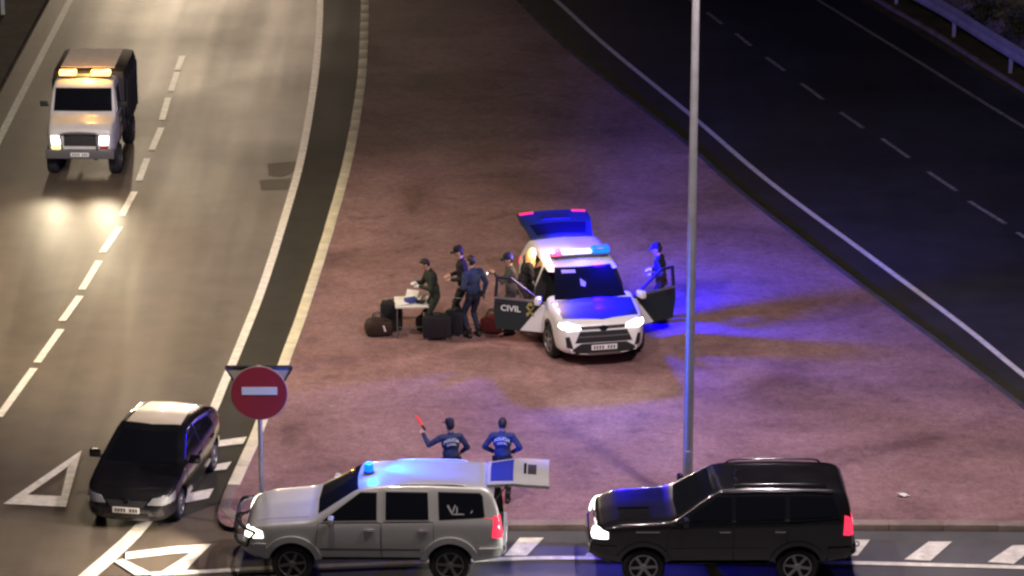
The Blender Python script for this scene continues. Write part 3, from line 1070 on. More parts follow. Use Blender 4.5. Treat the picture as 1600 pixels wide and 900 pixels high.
    for s in (-1, 1):
        bm = bmesh.new(); add_tube(bm, [(-2.16, s * .6, 1.45), (-2.44, s * .60, 1.84)], .014, 6)
        bm_obj("gas_strut", bm, M['plastic'], root)
    plate(root, (-2.41, 0, .62), (0, 0, PI))
    # beacon on the roof above the windscreen
    bm = bmesh.new(); add_lathe(bm, [(.10, 0), (.10, .03), (.085, .035)], 20, 'z', (.10, .04, 1.83))
    b = bm_obj("beacon", bm, M['plastic'], root)
    bm = bmesh.new(); add_lathe(bm, [(.085, .035), (.09, .10), (.08, .16), (.045, .19)], 20, 'z', (.10, .04, 1.83))
    bm_obj("beacon_lens", bm, M['blue_on'], b, 50)
    lamp("beacon_light", 'POINT', (.10, .04, 2.12), 160, (0.0, 0.09, 1.0), .07, root)
    lamp("beacon_beam", 'SPOT', (.08, .04, 2.14), 1500, (0.0, 0.07, 1.0), .07, root, Vector((-1, -.35, -.12)).to_track_quat('-Z', 'Y').to_euler(), math.radians(80), .7)
    for s in (-1, 1): beam(root, 2.42, s * .62, .95, 850, (1.0, .84, .62), down=15)
    return root
silver_suv()


# ---- black off-roader
def black_suv():
    c = G(1121, 883)
    root = empty("black_suv", (c.x, c.y, 0), PI + math.radians(.6))
    root.scale = (1, 1, .95)
    tag(root, "black off-roader with lit headlight and glowing red tail light", "off-road car")
    R = .39
    top = [(-2.40, .72), (-2.39, 1.0), (-2.37, 1.30), (-2.30, 1.70), (-2.20, 1.82), (-2.02, 1.88), (-1.0, 1.91), (-.3, 1.90), (-.02, 1.87), (.16, 1.82), (.84, 1.35), (1.0, 1.30), (1.9, 1.24), (2.22, 1.15), (2.32, 1.02), (2.37, .82), (2.39, .60)]
    bot = [(-2.40, .54), (-2.2, .44), (-1.8, .38), (1.8, .38), (2.2, .46), (2.39, .54)]
    belt = [(-2.40, 1.34), (-1.0, 1.30), (.9, 1.26), (2.39, 1.14)]
    wid = [(-2.40, .80), (-2.34, .87), (-2.1, .915), (-1.4, .94), (1.4, .94), (1.9, .92), (2.15, .87), (2.31, .79), (2.39, .66)]
    sh = Shell(root, M['black_paint'], [(1.41, .94), (-1.38, .94)], R, top=top, bot=bot, belt=belt, wid=wid, tumb=.36, crown=.02)
    W1 = [(.70, 1.31), (-.18, 1.33), (-.18, 1.76), (.06, 1.76)]
    W2 = [(-.25, 1.33), (-1.14, 1.345), (-1.14, 1.77), (-.25, 1.765)]
    W3 = [(-1.23, 1.35), (-2.12, 1.40), (-2.02, 1.70), (-1.94, 1.755), (-1.23, 1.77)]
    for s in (-1, 1):
        D1 = [(1.02, .52), (.92, 1.24), (-.2, 1.27), (-.2, .52)]
        D2 = [(-.23, .52), (-.23, 1.27), (-1.18, 1.29), (-1.18, .92), (-.98, .66), (-.86, .52)]
        doors(sh, [(D1, -.06), (D2, -1.06)], 0, M['black_paint'], M['chrome'], 1.12, s)
        for w_ in (W1, W2, W3):
            sh.part("side_window", [(w_, 'y', s)], M['glass'], off=.008, depth=.02)
        sh.part("window_trim", [(strip([(.84, 1.275), (0, 1.293), (-1.2, 1.315), (-2.12, 1.365)], .028), 'y', s)], M['chrome'], off=.014, depth=.02)
        sh.part("drip_rail", [(strip([(.02, 1.805), (-.6, 1.83), (-1.6, 1.83), (-2.0, 1.80)], .022), 'y', s)], M['chrome'], off=.012, depth=.02)
        for x in (1.41, -1.38):
            sh.part("wheel_arch", [(arch(x, R, R + .05, R + .13, -4, 184), 'y', s)], M['black_paint'], off=.035, depth=.05, step=.07)
        sh.part("side_step", [(rect(-.84, .40, .94, .48), 'y', s)], M['plastic'], off=.06, depth=.07)
        sh.part("side_moulding", [(rect(-.84, .72, .94, .78), 'y', s)], M['black_paint'], off=.02, depth=.03)
        sh.part("wing_vent", [(rect(1.12, 1.10, 1.55, 1.125), 'y', s)], M['chrome'], off=.012, depth=.02)
        sh.part("headlight", [([(2.05, .96), (2.29, .94), (2.29, 1.08), (2.20, 1.13), (2.05, 1.08)], 'y', s), ([(s * .50, .93), (s * .78, .93), (s * .80, 1.10), (s * .55, 1.08)], 'x', 1)], M['head_on'], off=.012, depth=.02, step=.05)
        sh.part("tail_light", [([(-2.37, 1.0), (-2.20, 1.02), (-2.22, 1.40), (-2.33, 1.34)], 'y', s), (rect(s * .66, 1.0, s * .84, 1.38), 'x', -1)], M['tail'], off=.012, depth=.02, step=.06)
        mirror(root, .66, .95, 1.36, M['black_paint'], s)
    sh.part("windscreen", [([(-.72, 1.38), (.72, 1.38), (.62, 1.815), (-.62, 1.815)], 'x', 1)], M['glass'], off=.006, step=.07)
    sh.part("bonnet", [([(1.02, -.74), (2.08, -.66), (2.16, 0), (2.08, .66), (1.02, .74)], 'z', 1)], M['black_paint'], off=.008, depth=.014, step=.12)
    sh.part("bonnet_scoop", [([(1.3, -.26), (1.85, -.2), (1.85, .2), (1.3, .26)], 'z', 1)], M['black_paint'], off=.045, depth=.05, step=.1)
    sh.part("grille", [(rect(-.44, .84, .44, 1.08), 'x', 1)], M['chrome'], off=.012)
    sh.part("rear_window", [(rect(-.62, 1.38, .62, 1.74), 'x', -1)], M['glass'], off=.008)
    sh.part("front_bumper", [([(-.70, .52), (.70, .52), (.72, .80), (-.72, .80)], 'x', 1), ([(1.86, .46), (2.30, .52), (2.33, .80), (1.9, .82)], 'y', 1), ([(1.86, .46), (2.30, .52), (2.33, .80), (1.9, .82)], 'y', -1)], M['black_paint'], off=.03, depth=.05, step=.06)
    sh.part("rear_bumper", [(rect(-.80, .50, .80, .76), 'x', -1), (rect(-2.34, .48, -1.93, .76), 'y', 1), (rect(-2.34, .48, -1.93, .76), 'y', -1)], M['black_paint'], off=.05, depth=.06, step=.07)
    wheels(root, (1.41, -1.38), .94, R, .26, 6, M['alloy'])
    roof_rail(root, -1.9, -.15, .62, 1.885, M['black_paint'])
    bm = bmesh.new()
    add_tube(bm, [(-.28, .1, 1.92), (-.30, .1, 2.03)], [.035, .02], 8)
    bm_obj("roof_aerial", bm, M['plastic'], root)
    bm = bmesh.new()
    add_tube(bm, catmull([(-2.42, .55, .66), (-2.50, .55, .64), (-2.53, .55, .70), (-2.47, .55, .74)], 5), .012, 6)
    bm_obj("tow_hook", bm, M['plastic'], root)
    plate(root, (-2.46, 0, .9), (0, 0, PI))
    for s in (-1, 1): beam(root, 2.45, s * .64, 1.02, 300, down=5)
    return root
black_suv()


# ---- black hatchback
def black_hatchback():
    a = G(292, 706); b = G(216, 812)
    d = (b - a); ang = math.atan2(d.y, d.x)
    c = G(244, 768)
    root = empty("black_hatchback", (c.x, c.y, 0), ang)
    tag(root, "black hatchback with a lamp reflection painted pale on its roof driving over the white edge line", "car")
    R = .315
    top = [(-2.02, .62), (-2.01, .88), (-1.96, 1.0), (-1.68, 1.20), (-1.4, 1.29), (-.6, 1.41), (0, 1.43), (.22, 1.38), (.98, .98), (1.10, .94), (1.6, .84), (1.9, .74), (1.99, .64), (2.03, .46)]
    bot = [(-2.02, .40), (-1.9, .30), (-1.4, .18), (1.4, .17), (1.9, .19), (2.03, .24)]
    belt = [(-2.02, .98), (-1.0, .96), (.9, .92), (2.03, .70)]
    wid = [(-2.02, .70), (-1.95, .78), (-1.7, .85), (-1.2, .885), (1.2, .885), (1.6, .865), (1.85, .79), (1.97, .70), (2.03, .58)]
    sh = Shell(root, M['black_paint'], [(1.24, .885), (-1.24, .885)], R, top=top, bot=bot, belt=belt, wid=wid, tumb=.40, crown=.03)
    for s in (-1, 1):
        sh.part("side_window", [([(.76, .985), (-.22, .995), (-.22, 1.36), (.12, 1.34)], 'y', s)], M['glass'], off=.008, depth=.02)
        sh.part("side_window", [([(-.30, .995), (-1.22, 1.02), (-1.10, 1.20), (-.30, 1.34)], 'y', s)], M['glass'], off=.008, depth=.02)
        D1 = [(.90, .28), (.85, .92), (-.24, .95), (-.24, .28)]
        D2 = [(-.27, .28), (-.27, .95), (-1.15, .97), (-1.12, .74), (-.90, .46), (-.84, .28)]
        doors(sh, [(D1, -.10), (D2, -1.0)], 0, M['black_paint'], M['black_paint'], .84, s)
        sh.part("headlight", [([(s * .40, .56), (s * .72, .56), (s * .76, .72), (s * .50, .68)], 'x', 1), ([(1.66, .58), (1.93, .56), (1.93, .67), (1.62, .74)], 'y', s)], M['head_off'], off=.01, depth=.02, step=.05)
        sh.part("tail_light", [([(-1.98, .72), (-1.78, .76), (-1.80, .94), (-1.95, .90)], 'y', s)], M['tail_red'], off=.01, depth=.02)
        sh.part("fog_lamp", [(rect(s * .52, .34, s * .70, .44), 'x', 1)], M['plastic'], off=.008, step=.06)
        mirror(root, .66, .89, 1.0, M['black_paint'], s)
    sh.part("windscreen", [([(-.70, 1.0), (.70, 1.0), (.54, 1.37), (-.54, 1.37)], 'x', 1)], M['glass'], off=.006, step=.06)
    sh.part("rear_window", [([(-.60, 1.02), (.60, 1.02), (.52, 1.17), (-.52, 1.17)], 'x', -1)], M['glass'], off=.006, step=.06)
    sh.part("roof", [([(-1.52, -.46), (.0, -.54), (.10, 0), (.0, .54), (-1.52, .46)], 'z', 1)], M['roof_reflection'], off=.007, depth=.014, step=.12)
    sh.part("bonnet", [([(1.10, -.70), (1.72, -.62), (1.84, 0), (1.72, .62), (1.10, .70)], 'z', 1)], M['black_paint'], off=.007, depth=.014, step=.12)
    sh.part("grille", [([(-.32, .50), (.32, .50), (.40, .62), (-.40, .62)], 'x', 1)], M['plastic'], off=.008, step=.06)
    sh.part("lower_intake", [([(-.46, .30), (.46, .30), (.42, .40), (-.42, .40)], 'x', 1)], M['plastic'], off=.008, step=.06)
    sh.part("badge", [([(.05 * math.cos(a_), .61 + .05 * math.sin(a_)) for a_ in np.linspace(0, 2 * PI, 12, endpoint=False)], 'x', 1)], M['chrome'], off=.016, step=.2)
    plate(root, (2.055, 0, .45))
    wheels(root, (1.24, -1.24), .835, R, .21, 7, M['alloy'])
    return root
black_hatchback()


# ---- white police car
def police_car():
    f = G(944, 576, ZM)
    yaw = -PI / 2 + math.radians(11.5)
    S = 1.06
    fw = Vector((math.cos(yaw), math.sin(yaw), 0))
    c = f - fw * 2.2 * S
    root = empty("police_car", (c.x, c.y, ZM - .01), yaw, S)
    root.scale = (1.0, 1.06, 1.0)
    tag(root, "white police car with lit blue light bar, open front doors and raised tailgate", "police car")
    R = .355
    top = [(-2.30, .70), (-2.28, 1.0), (-2.22, 1.16), (-1.95, 1.53), (-1.75, 1.60), (-.7, 1.675), (-.1, 1.66), (.14, 1.60), (.98, 1.14), (1.12, 1.105), (1.75, 1.08), (2.08, 1.02), (2.2, .94), (2.27, .78), (2.30, .48)]
    bot = [(-2.30, .46), (-2.1, .34), (-1.6, .24), (1.6, .24), (2.1, .28), (2.30, .34)]
    belt = [(-2.30, 1.10), (-1.0, 1.08), (.9, 1.05), (2.30, .95)]
    wid = [(-2.30, .76), (-2.22, .85), (-1.9, .91), (-1.4, .928), (1.3, .928), (1.75, .915), (2.0, .87), (2.2, .77), (2.30, .66)]
    sh = Shell(root, M['white_paint'], [(1.33, .928), (-1.36, .928)], R,
               cuts=[((.36, -.72, .94), (1.02, 1.1, 1.16)), ((.36, .72, .94), (1.02, 1.1, 1.16)), ((-2.0, 0, 1.12), (1.2, 1.2, .74))], top=top, bot=bot, belt=belt, wid=wid, tumb=.36, crown=.03)
    W1 = [(.72, 1.085), (-.16, 1.10), (-.16, 1.53), (.08, 1.53)]
    W2 = [(-.26, 1.10), (-1.12, 1.12), (-1.08, 1.53), (-.26, 1.54)]
    W3 = [(-1.22, 1.14), (-1.78, 1.20), (-1.58, 1.47), (-1.2, 1.51)]
    for s in (-1, 1):
        for k, w_ in enumerate((W1, W2, W3)):
            if k == 0: continue
            sh.part("side_window", [(w_, 'y', s)], M['glass'], off=.008, depth=.02)
        D1 = [(.92, .36), (.84, 1.02), (-.18, 1.04), (-.18, .36)]
        D2 = [(-.22, .36), (-.22, 1.04), (-1.20, 1.07), (-1.18, .86), (-.98, .56), (-.88, .36)]
        doors(sh, [(D1, -.06), (D2, -1.05)], 0, M['dark_green'], M['white_paint'], .96, s, skip=(0,))
        for x in (1.33, -1.36):
            sh.part("wheel_arch", [(arch(x, R, R + .05, R + .12, -2, 182), 'y', s)], M['plastic'], off=.012, depth=.03, step=.07)
        sh.part("sill", [(rect(-.95, .25, .92, .34), 'y', s)], M['plastic'], off=.012, depth=.02)
        sh.part("headlight", [([(s * .46, .88), (s * .74, .86), (s * .80, .98), (s * .70, 1.0), (s * .48, .94)], 'x', 1), ([(1.98, .90), (2.14, .87), (2.14, .95), (2.0, .98)], 'y', s)], M['head_on'], off=.012, depth=.02, step=.04)
        sh.part("fog_recess", [([(s * .62, .48), (s * .74, .50), (s * .76, .72), (s * .69, .74)], 'x', 1)], M['plastic'], off=.008, step=.05)
        sh.part("tail_light", [([(-2.26, .95), (-1.98, .98), (-2.02, 1.10), (-2.22, 1.10)], 'y', s)], M['tail'], off=.01, depth=.02)
    ws = sh.part("windscreen", [([(-.74, 1.14), (.74, 1.14), (.58, 1.585), (-.58, 1.585)], 'x', 1)], M['glass'], off=.006, step=.06)
    sm = mat("faded sticker", (.32, .30, .40), .6)
    for q in (rect(-.46, 1.50, -.18, 1.545), [(-.14, 1.32), (-.06, 1.30), (-.02, 1.36), (-.12, 1.42)]):
        bm = bmesh.new(); sh.lay(bm, q, 'x', 1, .012, .004, .1); bm_obj("sticker", bm, sm, ws)
    sh.part("bonnet", [([(1.05, -.82), (1.94, -.76), (2.10, 0), (1.94, .76), (1.05, .82)], 'z', 1)], M['dark_green'], off=.008, depth=.014, step=.1)
    sh.part("upper_grille", [([(-.44, .87), (.44, .87), (.46, .93), (-.46, .93)], 'x', 1)], M['plastic'], off=.008, step=.05)
    sh.part("grille", [([(-.58, .60), (.58, .60), (.48, .83), (-.48, .83)], 'x', 1)], M['plastic'], off=.010, step=.05)
    sh.part("grille_bar", [(rect(-.50, .71, .50, .735), 'x', 1)], M['grey_plastic'], off=.022, step=.08)
    sh.part("lower_bumper", [([(-.68, .33), (.68, .33), (.62, .48), (.46, .58), (-.46, .58), (-.62, .48)], 'x', 1)], M['plastic'], off=.012, step=.05)
    sh.part("skid_plate", [(rect(-.34, .335, .34, .375), 'x', 1)], M['alloy'], off=.026, step=.08)
    sh.part("badge", [([(.09 * math.cos(a_), .89 + .05 * math.sin(a_)) for a_ in np.linspace(0, 2 * PI, 12, endpoint=False)], 'x', 1)], M['chrome'], off=.02, step=.2)
    plate(root, (2.335, 0, .50))
    wheels(root, (1.33, -1.36), .928, R, .23, 5, M['alloy'], steer=.12)
    tailgate(root, (-1.86, 0, 1.63), math.radians(17), 1.50, 1.12, M['dark_green'], lamps=True)
    # seats seen through the open doorway
    bm = bmesh.new()
    add_box(bm, (.15, -.42, .62), (.55, .52, .22), None, .07); add_box(bm, (-.12, -.42, .98), (.2, .5, .66), Matrix.Rotation(-.2, 4, 'Y'), .07); add_box(bm, (-.2, -.42, 1.38), (.12, .28, .2), None, .05)
    bm_obj("seat", bm, M['interior'], root, 40)
    # both front doors stand open, hinged at their leading edges
    def front_door(side, A):
        Tm = Matrix.Diagonal((1, side, 1, 1)) @ Matrix.Translation((.88, -.93, 0)) @ Matrix.Rotation(math.radians(A), 4, 'Z')
        def dmesh(poly, y0, y1):
            bm = bmesh.new()
            fr = [bm.verts.new((x, y0, z)) for x, z in poly]; bk = [bm.verts.new((x, y1, z)) for x, z in poly]
            bm.faces.new(fr); bm.faces.new(bk[::-1]); n = len(poly)
            for k in range(n): bm.faces.new((fr[k], fr[(k + 1) % n], bk[(k + 1) % n], bk[k]))
            bm.transform(Tm)
            return bm
        door = bm_obj("door", dmesh([(0, .36), (.02, 1.02), (-.30, 1.05), (-1.06, 1.06), (-1.08, .8), (-1.02, .36)], 0.03, .12), M['dark_green'], root)
        bm_obj("door_lining", dmesh([(-.04, .42), (-.04, .98), (-1.0, 1.0), (-1.02, .8), (-.97, .42)], .121, .16), M['interior'], door)
        bm_obj("white_wedge", dmesh([(-.005, .37), (.012, 1.0), (-.06, 1.0), (-.52, .37)], .022, .032), M['white_paint'], door)
        bm_obj("window_frame", dmesh([(-.02, 1.02), (-.72, 1.53), (-1.04, 1.53), (-1.08, 1.06), (-1.02, 1.06), (-.99, 1.485), (-.73, 1.485), (-.12, 1.045)], .05, .10), M['plastic'], door)
        bm_obj("pane", dmesh([(-.12, 1.045), (-.73, 1.485), (-.99, 1.485), (-1.02, 1.06)], .070, .078), M['clear'], door)
        bm_obj("belt_trim", dmesh([(-.06, 1.035), (-1.06, 1.045), (-1.06, 1.085), (-.06, 1.075)], .015, .06), M['alloy'], door)
        hb = bmesh.new(); add_box(hb, (-.92, .012, .97), (.18, .035, .035), None, .01); hb.transform(Tm)
        bm_obj("handle", hb, M['plastic'], door)
        mb = bmesh.new(); add_box(mb, (-.10, -.10, 1.12), (.12, .22, .16), None, .04); mb.transform(Tm)
        bm_obj("wing_mirror", mb, M['white_paint'], door, 40)
        return door, Tm
    d2, T2 = front_door(-1, 66)
    d2["label"] = "open dark green front door without lettering"
    door, door_rot = front_door(1, 62)
    door["label"] = "open dark green front door with white lettering"
    me = text_mesh("CIVIL", .185)
    T = door_rot @ Matrix.Translation((-.72, .024, .84)) @ Matrix.Rotation(PI / 2, 4, 'X')
    me.transform(T)
    bm2 = bmesh.new(); bm2.from_mesh(me); bpy.data.meshes.remove(me)
    bm_obj("lettering", bm2, M['white_ink'], door)
    # crest: crown over a crossed sword and rods
    bm = bmesh.new()
    for s in (-1, 1):
        add_box(bm, (-.30, .022, .82), (.035, .008, .26), Matrix.Rotation(s * .6, 4, 'Y'))
        add_box(bm, (-.30 + s * .055, .021, .76), (.05, .008, .05), Matrix.Rotation(s * .6, 4, 'Y'))
    add_box(bm, (-.30, .022, .955), (.12, .008, .025)); add_ball(bm, (-.30, .022, .985), (.055, .006, .028)); add_box(bm, (-.30, .022, 1.016), (.012, .008, .02))
    bm.transform(door_rot)
    bm_obj("emblem", bm, M['gold'], door)
    # light bar
    z = 1.735
    bm = bmesh.new(); add_box(bm, (-.18, 0, z), (.26, 1.20, .05), None, .02)
    for s in (-1, 1): add_box(bm, (-.18, s * .48, z - .04), (.16, .06, .06))
    lb = bm_obj("light_bar", bm, M['grey_plastic'], root, 40)
    bm = bmesh.new(); add_box(bm, (-.18, .44, z + .085), (.27, .36, .12), None, .035); bm_obj("blue_lamp", bm, M['blue_on'], lb, 40)
    bm = bmesh.new(); add_box(bm, (-.18, .09, z + .06), (.22, .32, .06), None, .02); bm_obj("clear_lamp", bm, M['white_on'], lb, 40)
    bm = bmesh.new(); add_box(bm, (-.18, -.22, z + .06), (.22, .28, .06), None, .02); bm_obj("clear_lamp", bm, M['white_on'], lb, 40)
    bm = bmesh.new(); add_box(bm, (-.18, -.49, z + .07), (.27, .24, .09), None, .03); bm_obj("red_lamp", bm, M['red_on'], lb, 40)
    BL = (0.003, 0.0, 1.0)
    for dv, pw, an, of in (((-.10, 1, -.22), 2500, 130, (-.18, .67, .18)), ((-.8, .6, -.14), 3400, 115, (-.36, .56, .16)), ((-1, .05, .10), 13000, 62, (-.36, .30, .15)), ((1, -.1, -.62), 750, 75, (.02, .44, .14))):
        lamp("blue_beacon_light", 'SPOT', (of[0], of[1], z + of[2]), pw, BL, .14, root, Vector(dv).to_track_quat('-Z', 'Y').to_euler(), math.radians(an), .6)
    lamp("added_warm_light", 'POINT', (-.22, -.60, z + .24), 110, (1.0, .66, .50), .08, root)  # added warm light to brighten the blond hair, not from the clear lamps
    lamp("blue_beacon_glow", 'POINT', (-.18, .46, z + .30), 1300, BL, .1, root)
    for s in (-1, 1): beam(root, 2.36, s * .62, .86, 70, down=7)
    return root
police_car()


# ---- truck with amber beacons
def truck():
    a = G(237, 235); b = G(217, 283)
    d = b - a; ang = math.atan2(d.y, d.x)
    f = G(130, 276)
    fw = Vector((math.cos(ang), math.sin(ang), 0))
    c = f - fw * 1.8
    root = empty("truck", (c.x, c.y, 0), ang, .87)
    tag(root, "white cab truck with amber beacons and dark box body coming down the road", "truck")
    R = .44
    top = [(.30, 2.50), (.45, 2.58), (1.05, 2.58), (1.28, 2.48), (1.62, 1.78), (1.74, 1.70), (2.2, 1.60), (2.36, 1.46), (2.42, 1.2), (2.44, .8)]
    bot = [(.30, .66), (2.3, .62), (2.44, .68)]
    belt = [(.30, 1.66), (1.6, 1.62), (2.44, 1.40)]
    wid = [(.30, .98), (1.4, 1.0), (1.9, .99), (2.2, .95), (2.38, .88), (2.44, .80)]
    sh = Shell(root, mat('dusty white truck paint', (.60, .58, .57), .4, coat=.4, var=.1), [(1.62, 1.0)], R, top=top, bot=bot, belt=belt, wid=wid, tumb=.10, crown=.03, n=80)
    for s in (-1, 1):
        sh.part("door", [([(1.22, .74), (1.30, 1.62), (.42, 1.62), (.42, .74)], 'y', s)], M['black_paint'], off=.008)
        sh.part("side_window", [([(1.40, 1.72), (.48, 1.72), (.48, 2.36), (1.14, 2.36)], 'y', s)], M['glass'], off=.01)
        sh.part("headlight", [([(s * .56, 1.06), (s * .80, 1.06), (s * .82, 1.30), (s * .56, 1.30)], 'x', 1)], M['head_on'], off=.014, step=.06)
        sh.part("indicator", [(rect(s * .56, .94, s * .80, 1.01), 'x', 1)], M['amber_on'] if s < 0 else M['tail_red'], off=.012, step=.08)
        mirror(root, 1.42, 1.04, 1.98, M['plastic'], s)
    sh.part("windscreen", [([(-.84, 1.82), (.84, 1.82), (.80, 2.42), (-.80, 2.42)], 'x', 1)], M['glass'], off=.008, step=.07)
    sh.part("grille", [(rect(-.46, 1.02, .46, 1.34), 'x', 1)], M['plastic'], off=.012, step=.1)
    bm = bmesh.new(); add_box(bm, (2.46, 0, .80), (.18, 1.96, .26), None, .04)
    add_tube(bm, catmull([(2.5, -.5, .9), (2.62, -.5, 1.2), (2.56, -.46, 1.42), (2.56, .46, 1.42), (2.62, .5, 1.2), (2.5, .5, .9)], 4), .03, 8)
    bm_obj("bumper", bm, M['grey_plastic'], root, 40)
    plate(root, (2.556, 0, .80))
    bm = bmesh.new()
    for s in (-1, 1): add_box(bm, (0, s * .42, .66), (4.6, .12, .18))
    add_box(bm, (-1.3, 0, .6), (.2, 1.4, .16)); add_box(bm, (1.6, 0, .5), (.2, 1.4, .16))
    bm_obj("chassis", bm, M['plastic'], root)
    bm = bmesh.new(); add_box(bm, (-1.03, 0, 1.70), (2.58, 2.14, 1.94), None, .26)
    bx = bm_obj("box_body", bm, mat("dark canvas sides", (.018, .016, .016), .7, var=.3), root, 40)
    bm = bmesh.new(); add_box(bm, (-.98, -.05, 2.675), (2.0, 1.56, .03), None, .012)
    bm_obj("roof_panel", bm, mat("pale box roof", (.50, .42, .40), .6, var=.2), bx)
    for k in range(5):
        for s in (-1, 1):
            bm = bmesh.new(); add_box(bm, (-2.1 + k * .54, s * 1.076, 1.66), (.05, .03, 1.36)); bm_obj("side_rib", bm, M['plastic'], bx)
    wheels(root, (1.62, -1.35), 1.02, R, .30, 6, M['dark_alloy'])
    bm = bmesh.new(); add_box(bm, (.86, 0, 2.66), (.24, 1.5, .06), None, .02)
    lb = bm_obj("light_bar", bm, M['grey_plastic'], root, 40)
    bm = bmesh.new(); add_box(bm, (.86, -.50, 2.75), (.25, .48, .14), None, .04); bm_obj("amber_lamp", bm, M['amber_on'], lb, 40)
    bm = bmesh.new(); add_box(bm, (.86, .45, 2.75), (.25, .55, .14), None, .04); bm_obj("amber_lamp", bm, M['amber_on'], lb, 40)
    lamp("amber_beacon_light", 'POINT', (1.0, .1, 3.0), 90, (1.0, .50, .10), .12, root)
    for s in (-1, 1): beam(root, 2.62, s * .70, 1.2, 420, (1.0, .84, .58), down=3, size=.25)
    return root
truck()


# ------------------------------------------------------------------ people
def ik(a, t, l1, l2, pole):
    d = t - a
    D = min(d.length, (l1 + l2) * .999)
    u = d.normalized()
    x = (l1 * l1 - l2 * l2 + D * D) / (2 * D)
    h = math.sqrt(max(1e-6, l1 * l1 - x * x))
    p = pole - u * pole.dot(u)
    p.normalize()
    return a + u * x + p * h, a + u * D


